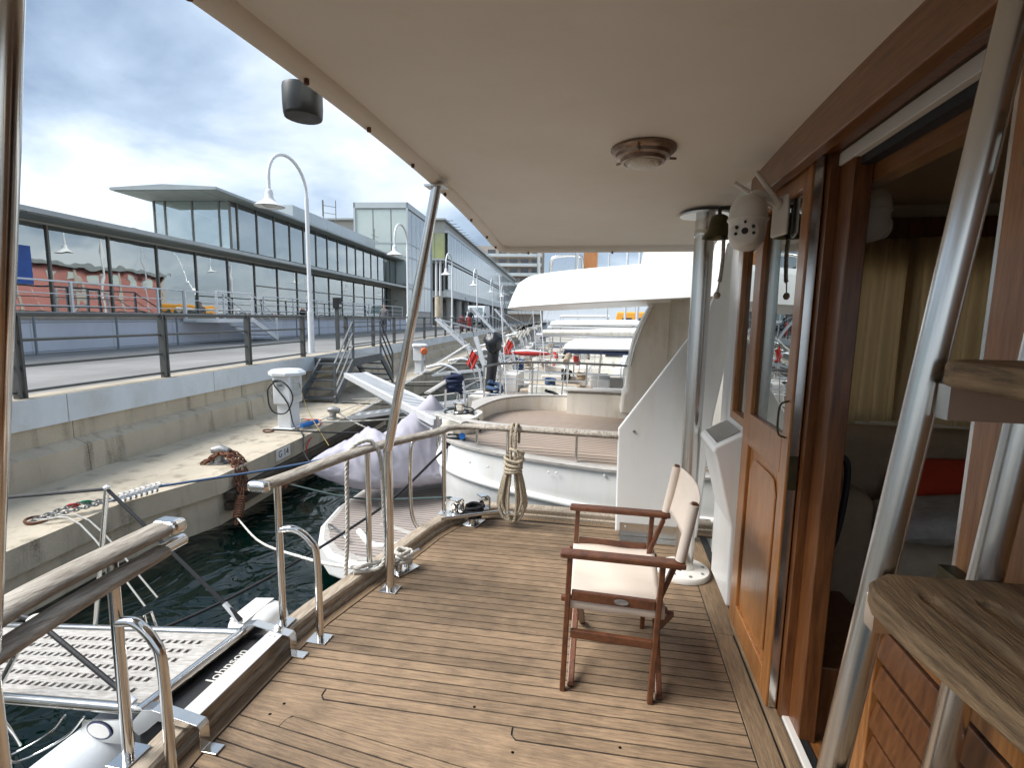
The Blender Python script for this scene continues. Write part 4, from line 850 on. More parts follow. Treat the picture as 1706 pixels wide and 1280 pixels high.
sf = thing('sofa', 'beige upholstered settee inside the cabin below the curtains', 'sofa', (1.9, 3.1, .28))
def soft(name, x0, x1, y0, y1, z0, z1, m, p): return MB().bx(x0, x1, y0, y1, z0, z1).build(name, m, p, 30, bevel=min(x1-x0, y1-y0, z1-z0)*.35, seg=5)
soft('seat_cushion', 1.2, 2.6, 2.5, 3.3, .28, .52, W['sofastripe'], sf); soft('back_cushion', 1.0, 2.6, 3.15, 3.37, .40, .96, W['sofa'], sf); soft('side_cushion', 1.0, 1.25, 2.5, 3.15, .2, .78, W['sofa'], sf)
pillow('cushion', 'grey patterned cushion lying on the settee', (1.62, 2.75, .60), .62, .40, .15, Euler((.15, -.25, -.35)), W['greycloth'], grp='cushions on the settee')
pillow('cushion', 'red cushion behind the grey one on the settee', (1.80, 3.02, .68), .55, .40, .14, Euler((.7, -.1, -.3)), W['redcloth'], grp='cushions on the settee')
sc_ = tag(MB().bx(.88, 1.03, 2.40, 2.44, .30, .97).build('orange_seat_back', W['redcloth'], None, bevel=.06, seg=3), 'dark red seat back with black piping just inside the door', 'chair')
MB().tube(catmull([(.92, 2.385, .25), (.98, 2.385, .45), (1.03, 2.385, .65), (1.045, 2.385, .90), (1.01, 2.385, .98), (.90, 2.385, .985)], 6), .014, 8).build('piping', W['black'], sc_, 60)
tag(MB().add([(1.02, 3.29, 1.42), (1.16, 3.27, 1.02), (1.10, 3.26, .98), (.99, 3.28, 1.05), (1.02, 3.31, 1.42), (1.16, 3.30, 1.02), (1.10, 3.29, .98), (.99, 3.30, 1.05)], [(0, 1, 2, 3), (7, 6, 5, 4), (0, 4, 5, 1), (1, 5, 6, 2), (2, 6, 7, 3), (3, 7, 4, 0)]).build('towel', W['plastic']), 'white towel hanging beside the curtain inside the cabin', 'towel')
# ------------------------------------------------------------------ ladder to the flybridge
ld = thing('ladder', 'steel boarding ladder with thick teak steps at the right edge', 'ladder', (.45, .75, 0))
for x0_, z0_, sl_ in ((.395, 0., .104), (.592, 0., .0765)):
    MB().tube([(x0_, 1.0, .005), (x0_+sl_*2.32, 1.0, 2.32)], .0245, 24).build('stringer', W['steelrough'], ld, 50)
def cut(o, mb):                                        # carve a real groove
    k = mb.build('cutter', W['stepteak']); md = o.modifiers.new('cut', 'BOOLEAN'); md.object = k; md.solver = 'EXACT'
    bv = o.modifiers.get('bevel')
    if bv: o.modifiers.remove(bv)
    bpy.context.view_layer.update(); me = bpy.data.meshes.new_from_object(o.evaluated_get(bpy.context.evaluated_depsgraph_get()))
    o.modifiers.clear(); o.data = me; bpy.data.objects.remove(k)
    b2 = o.modifiers.new('bevel', 'BEVEL'); b2.width = .006; b2.segments = 3; b2.limit_method = 'ANGLE'; b2.angle_limit = radians(40)
for z in (.30, .71, 1.11, 1.495, 1.90):
    x0_ = .447+(.19 if z > 1.11 else .104)*(z-1.11)
    pol = [(.055, .968), (.012, .93), (.0, .89), (.004, .80), (.03, .62), (.06, .42), (.09, .30), (.40, .30), (.42, .34), (.40, .95), (.36, .985)]
    stp = MB().prism(pol, (x0_, 0, z-.042), (1, 0, 0), (0, 1, 0), 0, .042).build('step', W['stepteak'], ld, bevel=.009, seg=3)
    if .6 < z < 1.2:
        for gx in (.085, .165, .245):
            cut(stp, MB().prism([(gx-.016, .885), (gx-.009, .901), (gx+.009, .901), (gx+.016, .885), (gx+.06, .34), (gx+.028, .34)], (x0_, 0, z-.013), (1, 0, 0), (0, 1, 0), 0, .03))
    MB().bx(x0_+.03, x0_+.30, .94, .972, z-.10, z-.0425).build('step_bracket', W['steelrough'], stp)
# ================================================================== director's chair
fa, fb = PZ(935, 1152, 0), PZ(1097, 1170, 0)           # near side feet, front and back
CH = thing('director_chair', 'folding director chair with dark wooden frame and cream canvas seat on the deck', 'chair', (fa.x+.2, fa.y+.25, 0))
cx0, cx1 = fa.x+.01, fb.x-.01; cy0, cy1 = fa.y+.01, fa.y+.53
CW = W['chair']
def bar(name, a, b, w_, h_, up=(0, 1, 0), m=CW, bv=.004): return MB().beam(a, b, w_, h_, up).build(name, m, CH, bevel=bv)
xf, xb_ = cx0+.005, cx1-.005
for y in (cy0, cy1):
    s = -1 if y == cy0 else 1
    MB().bx(xf-.035, xb_+.085, y-.027, y+.027, .595, .618).build('armrest', CW, CH, bevel=.006, seg=3)
    bar('front_leg', (xf-.012, y, 0), (xf+.004, y, .594), .022, .028)
    bar('rear_leg', (xb_-.022, y, 0), (xb_, y, .594), .022, .030)
    bar('side_rail', (xf+.014, y, .430), (xb_-.02, y, .425), .020, .042, (0, 0, 1))
    bar('lower_rail', (xf+.014, y, .262), (xb_-.02, y, .255), .020, .036, (0, 0, 1))
    bar('back_stay', (xb_-.03, y+s*-.030, .36), (xb_+.052, y+s*-.030, .594), .020, .026)
    # crossed legs, front and back
    y2 = cy1 if y == cy0 else cy0
for x, nm in ((xf, 'front'), (xb_-.004, 'rear')):
    dx = .020
    bar('crossed_leg', (x+dx, cy0+.02, .005), (x+dx, cy1-.02, .385), .022, .028, (1, 0, 0)); bar('crossed_leg', (x+dx+.026, cy1-.02, .005), (x+dx+.026, cy0+.02, .385), .022, .028, (1, 0, 0))
    MB().tube([(x+dx-.016, (cy0+cy1)/2, .195), (x+dx+.042, (cy0+cy1)/2, .195)], .006, 8).build('pivot_bolt', W['brass'], CH)
for y in (cy0+.022, cy1-.022): bar('seat_stick', (xf-.03, y, .40), (xb_+.03, y, .398), .022, .022, (0, 0, 1))
# canvas seat: sags between the sticks, wrapped round them
nx_, ny_ = 16, 24; V = []
for j in range(ny_+1):
    t = j/ny_; y = cy0+.008+(cy1-cy0-.016)*t
    for i in range(nx_+1):
        s = i/nx_; V.append((xf-.012+(xb_-xf+.030)*s, y, .418-.030*sin(pi*t)**.8+.003*sin(9*s+5*t)+.002*sin(21*t)))
for j, (dy, z) in enumerate(((-.004, .41), (-.005, .372), (.004, .366))):
    for i in range(nx_+1): s = i/nx_; V.append((xf-.012+(xb_-xf+.030)*s, cy0+.008+dy, z+.002*sin(12*s)))
fs = [(j*(nx_+1)+i, j*(nx_+1)+i+1, (j+1)*(nx_+1)+i+1, (j+1)*(nx_+1)+i) for j in range(ny_) for i in range(nx_)]
b0 = (ny_+1)*(nx_+1)
fs += [(i, i+1, b0+i+1, b0+i) for i in range(nx_)] + [(b0+j*(nx_+1)+i, b0+j*(nx_+1)+i+1, b0+(j+1)*(nx_+1)+i+1, b0+(j+1)*(nx_+1)+i) for j in range(2) for i in range(nx_)]
st_ = MB().add(V, fs).build('seat', W['canvas'], CH, 60); sm = st_.modifiers.new('thick', 'SOLIDIFY'); sm.thickness = .003
# back posts and canvas backrest, leaning back a little
bx0, bx1 = xb_+.058, xb_+.105
for y in (cy0, cy1): bar('back_post', (bx0, y, .585), (bx1, y, .862), .024, .022)
V = []; nj, nk = 20, 10
for k in range(nk+1):
    t = k/nk
    for j in range(nj+1):
        s = j/nj; V.append((bx0+.010+(bx1-bx0)*(.06+.92*t)+.045*sin(pi*s)**.7*(.7+.3*t)+.003*sin(7*s+3*t), cy0-.006+(cy1-cy0+.012)*s, .625+.228*t-.016*sin(pi*s)*(t-.4)))
fs = [(k*(nj+1)+j, k*(nj+1)+j+1, (k+1)*(nj+1)+j+1, (k+1)*(nj+1)+j) for k in range(nk) for j in range(nj)]
bk = MB().add(V, fs).build('backrest', W['canvas'], CH, 60); sm = bk.modifiers.new('thick', 'SOLIDIFY'); sm.thickness = .0035
for y in (cy0, cy1): MB().tube([(bx0+.006, y, .622), (bx1-.002, y, .852)], .0195, 12).build('canvas_sleeve', W['canvas'], CH, 50)
MB().lathe([(.026, 0), (.026, .003)], (0, 0, 0), 20).build('badge', W['galv'], CH).matrix_parent_inverse = wm(CH).inverted() @ Matrix.Translation(((xf+xb_)/2+.03, cy0-.0125, .428)) @ Matrix.Rotation(pi/2, 4, 'X') @ Matrix.Diagonal((1.1, .45, 1, 1))
# ================================================================== ropes, cleats and small gear on board
# coiled rope hanging on the port rail
rc = p4b+Vector((.055, -.05, 0)); top = t4b.z
def coil_rope():
    t = thing('rope_coil', 'thick natural rope hung in a knotted hank on the port rail', 'rope', (rc.x, rc.y, .05))
    P = []
    n_ = 6
    for i in range(n_):
        w_ = .022+.011*i; d = .012*((i % 3)-1)-.028; zb = .07+.018*((i*5) % 4)
        P += [(rc.x-w_*.8, rc.y+d, .42), (rc.x-w_*1.35, rc.y+d, .27), (rc.x-w_*1.45, rc.y+d, zb+.08), (rc.x-w_*.8, rc.y+d, zb), (rc.x+w_*.6, rc.y+d+.006, zb-.005), (rc.x+w_*1.25, rc.y+d, zb+.09), (rc.x+w_*1.2, rc.y+d, .27), (rc.x+w_*.7, rc.y+d, .43), (rc.x+w_*.1, rc.y+d-.004, .50)]
    MB().rope(catmull(P, 7), .0115, .075).build('loops', W['rope'], t, 60)
    for s in (-1, 1):
        MB().rope(catmull([(rc.x+.022*s, rc.y-.03, .44), (rc.x+.017*s, rc.y-.045, .60), (rc.x+.016*s, rc.y-.048, top-.02), (rc.x+.016*s, rc.y, top+.04), (rc.x+.016*s, rc.y+.10, top-.0), (rc.x+.016*s, rc.y+.10, top-.12)], 8), .0115, .075).build('hanger', W['rope'], t, 60)
    K = []
    for i in range(4):
        for a in range(8):
            an = 2*pi*a/8; K.append((rc.x+.062*cos(an), rc.y-.035-.04*sin(an), .435+.028*i+.003*a+.012*cos(an+i)))
    MB().rope(catmull(K, 5), .0115, .075).build('wrapping', W['rope'], t, 60)
    K = [(rc.x+.03+.05*sin(i*1.9), rc.y-.055-.025*cos(i*1.3), .56+.055*cos(i*1.1)) for i in range(9)]
    MB().rope(catmull(K, 7), .0115, .075).build('knot', W['rope'], t, 60)
coil_rope()
# pale rope thrown over the aft rail beside the roof post
c0 = p2b; zt = t2b.z
P = [(c0.x-.10, c0.y-.10, .06), (c0.x-.075, c0.y-.11, .35), (c0.x-.07, c0.y-.11, zt-.10), (c0.x-.055, c0.y-.10, zt+.01), (c0.x-.02, c0.y-.02, zt+.045), (c0.x+.02, c0.y+.02, zt+.035), (c0.x+.065, c0.y+.03, zt-.06), (c0.x+.085, c0.y+.02, .45), (c0.x+.10, c0.y+.0, .18), (c0.x+.08, c0.y-.03, .10), (c0.x+.0, c0.y-.07, .085), (c0.x-.05, c0.y-.1, .09)]
tag(MB().rope(catmull(P, 22), .0125, .085).build('mooring_rope', W['whiterope'], None, 60), 'pale twisted rope looped over the aft rail beside the leaning steel post', 'rope')
# white mooring line from the rusty spring to the stern cleat
def line(label, pts, r, m, twist=False, n=14, cat='rope', name='mooring_line'):
    mb = MB(); P = catmull(pts, n)
    (mb.rope(P, r, r*7) if twist else mb.tube(P, r, 7)); return tag(mb.build(name, m, None, 60), label, cat, 'mooring lines')
S2 = s2+Vector((.10, -.22, -.22)); cl2 = PZ(665, 945, .03)
line('white mooring line sagging from the rusty spring to the stern cleat', [S2, S2.lerp(Vector((c0.x-.10, c0.y-.05, .10)), .35)+Vector((0, 0, -.16)), S2.lerp(Vector((c0.x-.10, c0.y-.05, .10)), .75)+Vector((0, 0, -.10)), (c0.x-.11, c0.y-.05, .09), (c0.x+.02, c0.y+.0, .10), cl2+Vector((-.03, -.02, .07))], .013, W['whiterope'], True, 30)
def cleat(label, c, rz, m):
    t = thing('deck_cleat', label, 'cleat', c, 'deck cleats', rz); 
    def B(nm, mb, **k): o = mb.build(nm, m, None, 50, **k); o.parent = t
    B('base', MB().bx(-.085, .085, -.055, .055, .001, .010), bevel=.002)
    for s in (-1, 1): B('leg', MB().tube([(s*.035, 0, .01), (s*.032, 0, .075)], [.021, .016], 12))
    B('horn', MB().tube(catmull([(-.13, 0, .085), (-.06, 0, .082), (0, 0, .08), (.06, 0, .082), (.13, 0, .085)], 4), [.009]*3+[.014]*11+[.009]*3, 12))
    return t
cA = PZ(790, 872, 0.002); cleat('steel cleat with black rope in the far stern corner of the deck', cA, radians(75), W['steel'])
cB = PZ(672, 950, 0.002); cleat('steel cleat with white rope behind the leaning steel post', cB, radians(65), W['steel'])
def tangle(label, c, r, n, m, rr, flat=.5, name='rope_bundle', seed=1, tw=True):
    rd = random.Random(seed); P = [Vector(c)+Vector((r*rd.uniform(.55, 1)*cos(i*1.35), r*rd.uniform(.55, 1)*sin(i*1.35), r*flat*(i/n*1.6+rd.uniform(-.1, .1)))) for i in range(n)]
    return tag((MB().rope(catmull(P, 7), rr, rr*7) if tw else MB().tube(catmull(P, 7), rr, 7)).build(name, m, None, 60), label, 'rope')
tangle('black rope wound round the far corner cleat', cA+Vector((0, 0, .05)), .075, 22, W['blackrope'], .012, .8, seed=3, tw=False)
tangle('white rope knotted on the cleat behind the leaning steel post', cB+Vector((0, 0, .045)), .060, 15, W['whiterope'], .012, 1.0, seed=5)
# fairleads on the far stern corner
for i, (px_, py_, rz) in enumerate(((757, 858, 1.2), (800, 850, .7))):
    c = PZ(px_, py_, CAPZ); t = thing('fairlead', ['polished steel fairlead on the stern cap rail, left of the black rope', 'polished steel fairlead bracket behind the black rope'][i], 'fairlead', c, 'stern fairleads', rz)
    o = MB().prism([(-.07, 0), (.07, 0), (.07, .10), (.05, .12), (-.01, .12), (-.012, .108), (.045, .108), (.056, .096), (.056, .012), (-.07, .012)], (0, -.04, 0), (1, 0, 0), (0, 0, 1), 0, -.08).build('bracket', W['steel'], None, bevel=.003); o.parent = t
    o = MB().lathe([(.03, .012), (.022, .03), (.022, .06), (.032, .08), (.02, .085)], (0.01, 0, 0), 18).build('roller', W['steel'], None, 50); o.parent = t
tag(MB().tube([PZ(735, 865, .10), PZ(836, 852, .11)], .013, 12).build('boat_hook', W['steelrough'], None, 50), 'short steel bar lying across the far stern corner', 'bar')
# loudspeaker outside the roof edge
sp = PX(513, 168, -.95); ls = thing('loudspeaker', 'dark grey loudspeaker hanging outside the roof edge against the sky', 'loudspeaker', sp)
oo = [(.064*cos(a)*(1.0 if cos(a) < 0 else 1.2), .05*sin(a)) for a in [2*pi*i/20 for i in range(20)]]
MB().loft([[Vector((sp.x-.02+y_*1.1, sp.y+x_*s, sp.z+z_)) for x_, y_ in oo] for s, z_ in ((.96, .04), (1, .03), (1, -.015), (.92, -.042), (.80, -.048))]).build('housing', W['darkplastic'], ls, 35)
MB().bx(sp.x+.02, sp.x+.028, sp.y+.0, sp.y+.012, sp.z-.03, sp.z+.04).build('bracket_strip', W['plastic'], ls)
MB().bx(sp.x-.0, sp.x+.085, sp.y-.015, sp.y+.03, sp.z+.03, sp.z+.05).build('mounting_arm', W['steelrough'], ls)
# security cameras
def dome_camera(label, c, rz, arm=True, fa=0., sc=1.25):
    t = thing('security_camera', label, 'camera', c, 'dome security cameras', rz)
    t.scale = (sc, sc, sc)
    FR = Matrix.Rotation(fa, 3, 'Z')
    def B(nm, mb, m=W['plastic'], par=t, **k):
        if nm in ('face', 'lens'): mb.v = [tuple(FR @ Vector(p)) for p in mb.v]
        o = mb.build(nm, m, None, 50, **k); o.parent = par; return o
    B('shell', MB().lathe([(.001, .075), (.022, .073), (.042, .062), (.054, .042), (.058, .018), (.058, .004), (.062, .002), (.062, -.004), (.057, -.008), (.056, -.035)], (0, 0, 0), 28))
    hd = B('head', MB().lathe([(.056, -.03), (.056, -.05), (.050, -.072), (.036, -.090), (.016, -.098), (.001, -.099)], (0, 0, 0), 28))
    R = Matrix.Rotation(radians(-82), 3, 'Y')
    B('face', MB().lathe([(.001, 0), (.036, 0), (.043, -.006), (.045, -.02)], (-.0535, 0, -.043), 24, Matrix.Rotation(radians(-80), 3, 'Y')), W['plastic'], hd)
    for dx_, dz_, r_ in ((0, 0, .010), (.0, .027, .004), (.024, .012, .005), (-.024, .012, .005), (.026, -.008, .005), (-.026, -.008, .005), (.012, -.025, .005), (-.012, -.025, .005)):
        B('lens', MB().lathe([(.001, .004), (r_, .003), (r_, -.004)], (-.0555-dz_*.17, dx_, -.043+dz_), 14, Matrix.Rotation(radians(-80), 3, 'Y')), W['ink'], hd)
    if arm:
        B('arm', MB().tube(catmull([(0, 0, .060), (.015, 0, .078), (.06, 0, .070), (.10, 0, .045)], 4), .014, 10)); B('wall_plate', MB().bx(.098, .112, -.045, .045, -.05, .075), bevel=.006)
        for i, (a, b) in enumerate((((.09, .03, .05), (-.03, .05, .125)), ((.09, -.02, .045), (.0, -.03, .14)))): B('antenna', MB().tube([a, b], [.010, .007], 10))
    return t
cam_c = Vector((.548, 2.47, 1.975)); dome_camera('white dome security camera with two antennas on the wooden door frame', PX(1246, 366, .53), radians(12), True, radians(58))
c2_ = dome_camera('white dome security camera seen from behind inside the cabin doorway', PX(1450, 352, .95), radians(200), True, 0., 1.15)
# bell on a bracket
bc = PX(1198, 378, .52)
bl_ = thing('ship_bell', 'dark bronze bell with a plaited rope hanging from its bracket', 'bell', bc)
MB().lathe([(.001, .062), (.02, .06), (.038, .05), (.045, .03), (.05, .0), (.058, -.025), (.075, -.048), (.08, -.055), (.07, -.05), (.05, -.02), (.03, .04)], bc, 30).build('cup', W['brass'], bl_, 50)
MB().tube(catmull([bc+Vector((0, 0, .06)), bc+Vector((0, 0, .085)), bc+Vector((.02, 0, .092)), bc+Vector((.12, -.02, .088)), bc+Vector((.165, -.03, .075)), bc+Vector((.17, -.03, -.05))], 5), .009, 8).build('bracket', W['black'], bl_, 50)
rb = bc+Vector((.02, -.03, -.055))
MB().lathe([(.001, .02), (.010, .015), (.014, 0), (.010, -.012), (.001, -.016)], rb, 12).build('clapper', W['black'], bl_, 60)
MB().rope(catmull([rb+Vector((0, 0, -.01)), rb+Vector((.002, 0, -.10)), rb+Vector((-.004, 0, -.20)), rb+Vector((-.008, 0, -.215))], 16), .0095, .03, strands=4).build('lanyard', W['greyteak'], bl_, 60)
MB().tube([rb+Vector((-.008, 0, -.21)), rb+Vector((-.012, 0, -.27))], .0035, 6).build('lanyard_tail', W['greyteak'], bl_)
MB().lathe([(.001, .018), (.012, .014), (.017, .003), (.016, -.006), (.009, -.016), (.001, -.018)], rb+Vector((-.014, 0, -.285)), 12).build('knot', W['rope'], bl_, 60)
# ================================================================== gangway and tender at the stern
gd = ray(-2180, 980).normalized(); gy = Vector((0, 0, 1)).cross(-gd); gy = Vector((gd.y, -gd.x, 0)).normalized()
if gy.y < 0: gy = -gy
gz = gd.cross(gy); gz = gz if gz.z > 0 else -gz
GO = Vector((-1.63, 1.675, .09)); GL, GW = 2.55, .50
gw = thing('gangway', 'folding gangway with slotted grey walkway and steel frame reaching out over the stern', 'gangway', GO)
def gp(a, b, c=0.): return GO + gd*a + gy*b + gz*c
# walkway sheet with real slots
rows = [-.155, -.093, -.031, .031, .093, .155]; rw = .0135; xs = [.0]; a = .14
while a < GL-.12: xs += [a, a+.024]; a += .044
xs.append(GL)
ysl = [-GW/2+.03]
for r_ in rows: ysl += [r_-rw, r_+rw]
ysl.append(GW/2-.03)
V = [gp(x, y, .0) for x in xs for y in ysl]; m_ = len(ysl); fs = []
for i in range(len(xs)-1):
    for j in range(m_-1):
        if i % 2 == 1 and j % 2 == 1 and i < len(xs)-2: continue
        fs.append((i*m_+j, (i+1)*m_+j, (i+1)*m_+j+1, i*m_+j+1))
wk = MB().add(V, fs).build('walkway', W['greyteak'], gw); so_ = wk.modifiers.new('thick', 'SOLIDIFY'); so_.thickness = .014; so_.offset = -1
for s in (-1, 1): MB().tube([gp(-.02, s*(GW/2-.01), -.005), gp(GL, s*(GW/2-.01), -.005)], .021, 14).build('side_tube', W['steel'], gw, 50)
MB().tube([gp(-.01, -GW/2-.01, .0), gp(-.01, GW/2+.01, .0)], .024, 16).build('roller', W['steel'], gw, 50)
for s in (-1, 1):
    y = GO.y+s*(GW/2+.012)
    MB().prism([(-1.66, .055), (-1.60, .125), (-1.555, .135), (-1.37, .105), (-1.36, .09), (-1.36, .008), (-1.30, .008), (-1.30, .002), (-1.368, .002), (-1.368, .085), (-1.53, .095), (-1.58, .05), (-1.62, .02)], (0, y+.022, 0), (1, 0, 0), (0, 0, 1), 0, .045 if s > 0 else .045).build('hinge_bracket', W['steel'], gw, bevel=.002)
MB().add([(-1.49, 1.40, .092), (-1.49, 1.95, .092), (-1.415, 1.95, .092), (-1.415, 1.40, .092), (-1.49, 1.40, .086), (-1.49, 1.95, .086), (-1.415, 1.95, .086), (-1.415, 1.40, .086)], [(0, 1, 2, 3), (4, 7, 6, 5), (0, 4, 5, 1), (1, 5, 6, 2), (2, 6, 7, 3), (3, 7, 4, 0)]).build('threshold_plate', W['alu'], gw)
for y in (1.43, 1.92):
    for x in (-1.465, -1.44): MB().tube([(x, y, .092), (x, y, .094)], .008, 10).build('screw', W['galv'], gw)
# side wing with oval badge, wire basket, stanchions and lines
bq = gp(.12, -GW/2-.035, -.06)
MB().prism([(-.12, -.05), (.16, -.05), (.12, .03), (-.12, .05)], bq, tuple(gd), tuple(gz), -.003, .003).build('wing_plate', W['steelrough'], gw)
def ell(r1, r2): return [(r1*cos(2*pi*i/24), r2*sin(2*pi*i/24)) for i in range(24)]
sgn = 1 if gd.cross(gz).dot(gy) < 0 else -1
MB().prism(ell(.062, .036), bq+gd*.04-gy*.006, tuple(gd), tuple(gz), -.001*1, .001).build('badge_rim', W['navyink'], gw); MB().prism(ell(.054, .029), bq+gd*.04-gy*.008, tuple(gd), tuple(gz), -.001, .001).build('badge', W['plastic'], gw)
for a in (.38, .48): MB().tube(catmull([gp(a-.12, -GW/2-.02, -.03), gp(a, -GW/2-.02, -.12), gp(a+.12, -GW/2-.10, -.16), gp(a+.20, -GW/2-.10, -.15), gp(a+.20, -GW/2-.10, .0), gp(a+.17, -GW/2-.10, .0), gp(a+.15, -GW/2-.08, -.12)], 5), .005, 6).build('wire_basket', W['steel'], gw, 60)
MB().tube([gp(.1, GW/2+.01, -.05), gp(.6, GW/2+.02, -.09), gp(.62, GW/2+.03, .05), gp(.57, GW/2+.03, .07), gp(.55, GW/2+.03, -.05)], .006, 6).build('wire_basket', W['steel'], gw, 60)
for s, ptop in ((1, (178, 815)),):
    ft = gp(.92, s*(GW/2), .01); tp = PY(*ptop, ft.y); MB().tube([ft, tp], .0115, 10).build('stanchion', W['steelrough'], gw, 50); MB().lathe([(.014, 0), (.016, .012), (.001, .02)], tp, 10).build('stanchion_cap', W['alu'], gw)
    MB().tube([tp, gp(.03, s*(GW/2), .09), gp(0, s*(GW/2), .05)], [.0085, .0085, .0125], 8).build('strap', W['black'], gw); MB().tube([tp, tp+gd*1.6+Vector((0, 0, -.02))], .0085, 8).build('strap', W['black'], gw)
    MB().tube([tp.lerp(gp(.03, s*(GW/2), .09), .93), gp(0, s*(GW/2), .04)], .0125, 10).build('strap_end', W['alu'], gw)
n0 = gp(.0, -GW/2-.01, .04); n1_ = PY(60, 1035, gp(.7, -GW/2, 0).y)
MB().tube([n1_, n0.lerp(n1_, .1)], .0095, 8).build('strap', W['black'], gw); MB().tube([n0.lerp(n1_, .12), n0], .0125, 10).build('strap_end', W['alu'], gw); MB().tube([n1_, n1_+gd*1.4+Vector((0, 0, .3))], .0095, 8).build('strap', W['black'], gw)
MB().tube([n1_+Vector((-.012, 0, 0)), gp(.80, -GW/2, -.01)], .0115, 8).build('stanchion', W['steelrough'], gw, 50)
MB().lathe([(.02, 0), (.03, .01), (.03, .04), (.02, .05)], n1_+Vector((0, 0, -.03)), 12).build('stanchion_joint', W['plastic'], gw, 50)
td = thing('inflatable_tender', 'white inflatable tender slung under the gangway with an outboard motor', 'tender', (-1.75, 1.2, -.3))
tx = -1.86
MB().tube(catmull([(tx+.05, .2, -.2), (tx, .7, -.2), (tx, 1.3, -.2), (tx, 1.52, -.2), (tx, 1.62, -.2), (tx, 1.66, -.2)], 6), [.17]*24+[.155, .14, .12, .10, .08, .05, .02], 20).build('tube', mat('tender_fabric', (.62, .65, .68), .5, var=.08, vscale=4, bump=.05, bscale=60), td, 60)
MB().prism(ell(.05, .036), (tx+.17, 1.30, -.17), (0, 1, 0), (-.3, 0, .95), -.004, .004).build('valve', W['greypanel'], td)
om = [Vector((-1.66+.0, y, -.03)) for y in (1.5, 2.1)]
MB().bx(-1.66, -1.505, 1.42, 1.99, -.22, .058).build('motor_band', W['black'], td, bevel=.02, seg=3)
text('Johnson', 'motor_lettering', W['plastic'], .064, (-1.538, 1.74, .0605), (0, 1, 0), (-1, 0, 0), td, .001)
mc = PZ(425, 1035, -.05)
MB().loft([[Vector((mc.x-.02+a*s*.8, mc.y+.05+b*s*.8, mc.z+z_)) for a, b in [(.14*cos(t)*(1+.25*abs(sin(2*t))), .17*sin(t)*(1+.2*abs(sin(2*t)))) for t in [2*pi*i/24 for i in range(24)]]] for s, z_ in ((.9, -.25), (1.0, -.2), (1.0, -.05), (.93, .0), (.75, .025), (.3, .035))]).build('motor_cowl', W['white'], td, 50)
MB().prism([(-.05, -.10), (.05, -.12), (.05, .12), (-.05, .10)], (mc.x-.05, mc.y+.04, mc.z+.032), (1, 0, 0), (0, 1, 0), 0, .006).build('cowl_recess', W['plastic'], td, bevel=.002)
# lines at the left: pale lines down from the ring, blue line, green line, black line
line('blue mooring line stretched from the bright spring to the neighbouring stern', [SB, SB.lerp(Vector((-1.95, 5.7, .16)), .5)+Vector((0, 0, -.05)), (-1.95, 5.7, .16)], .015, W['bluerope'])
line('dark green mooring line from the rusty spring to the neighbouring yacht', [Q((7.05, 3.95, LEDGE-.38)), Q((6.3, 2.6, -.86)), (-1.55, 5.0, -.35)], .013, W['greenrope'])
line('black mooring line crossing below the gangway to the neighbouring yacht', [(-4.6, 2.2, -.9), (-3.4, 3.2, -.95), (-2.3, 4.5, -.45), (-1.62, 5.05, .2)], .014, W['blackrope'])
for i in range(2): line(['left pale thin line dropping from the mooring ring into the water', 'right pale thin line dropping from the mooring ring into the water'][i], [ra+Vector((.08+.05*i, -.05, .02)), Q((4.55+.1*i, 4.80, LEDGE-.01)), Q((4.3+.16*i, 3.9, -1.34))], .009, W['whiterope'], n=4)
line('yellow thin line running from the near pedestal down to the covered dinghy', [Q((9.3, 4.95, .35)), Q((8.95, 4.6, -.2)), Q((8.5, 4.0, -.75))], .007, W['yellowrope'], n=4)
line('white line lying along the ledge edge by the second bollard', [Q((8.95, 4.75, LEDGE+.02)), Q((10.05, 4.6, LEDGE+.1)), Q((12.3, 4.7, LEDGE+.03))], .012, W['whiterope'], n=6)
line('grey mooring line from the second bollard to the covered dinghy', [Q((10.05, 4.5, LEDGE+.14)), Q((9.9, 4.1, LEDGE-.02)), Q((9.5, 3.4, -.75))], .022, W['greyteak'], True, 10)
line('red cord tied through the ring by the near pedestal', [Q((*PQ(508, 702, LEDGE)[:2], LEDGE+.04)), Q((*(PQ(535, 705, LEDGE)[:2]), LEDGE+.03)), Q((8.55, 4.40, LEDGE-.12)), Q((8.4, 4.38, LEDGE-.3))], .012, W['red'], n=6)
# ================================================================== the neighbouring yacht
ny_ = thing('motor_yacht', 'white motor yacht with teak aft deck moored on the port side', 'yacht', (0, 6.1, SEA))
NP = [Vector((x, y, 0)) for x, y in ((3.2, 4.62), (1.5, 4.64), (.4, 4.66), (-.4, 4.69), (-.9, 4.74), (-1.3, 4.84), (-1.58, 5.0), (-1.76, 5.25), (-1.86, 5.6), (-1.9, 6.1), (-1.86, 6.7), (-1.74, 7.1), (-1.5, 7.38), (-1.1, 7.54), (-.4, 7.6), (1.0, 7.64), (3.2, 7.66))]
NP = catmull(NP, 5)
def out_is_left(): 
    a = offs(NP, 1)[len(NP)//2]; return a.x < NP[len(NP)//2].x
sg = 1 if out_is_left() else -1
SHR = lambda p, k: Vector((p.x, p.y, p.z-k*min(0, p.x)))              # the sheer rises towards the stern
def nsw(prof, k=.06): return MB().loft([[SHR(p, k) for p in r_] for r_ in sweep(NP, [(sg*d, z) for d, z in prof])])
nsw([(-.08, .13), (0, .15), (.02, -.05), (.025, -.28), (.0, -.34), (-.05, -.9), (-.12, -1.6), (-.3, -1.6)]).build('hull', W['white'], ny_, 45)
nsw([(.018, -.19), (.055, -.20), (.065, -.225), (.055, -.25), (.018, -.26)], .12).build('rub_rail', W['white'], ny_, 60)
nsw([(.03, .152), (.03, .176), (.02, .181), (-.12, .181), (-.12, .152)]).build('covering_board', W['greyteak'], ny_, 35)
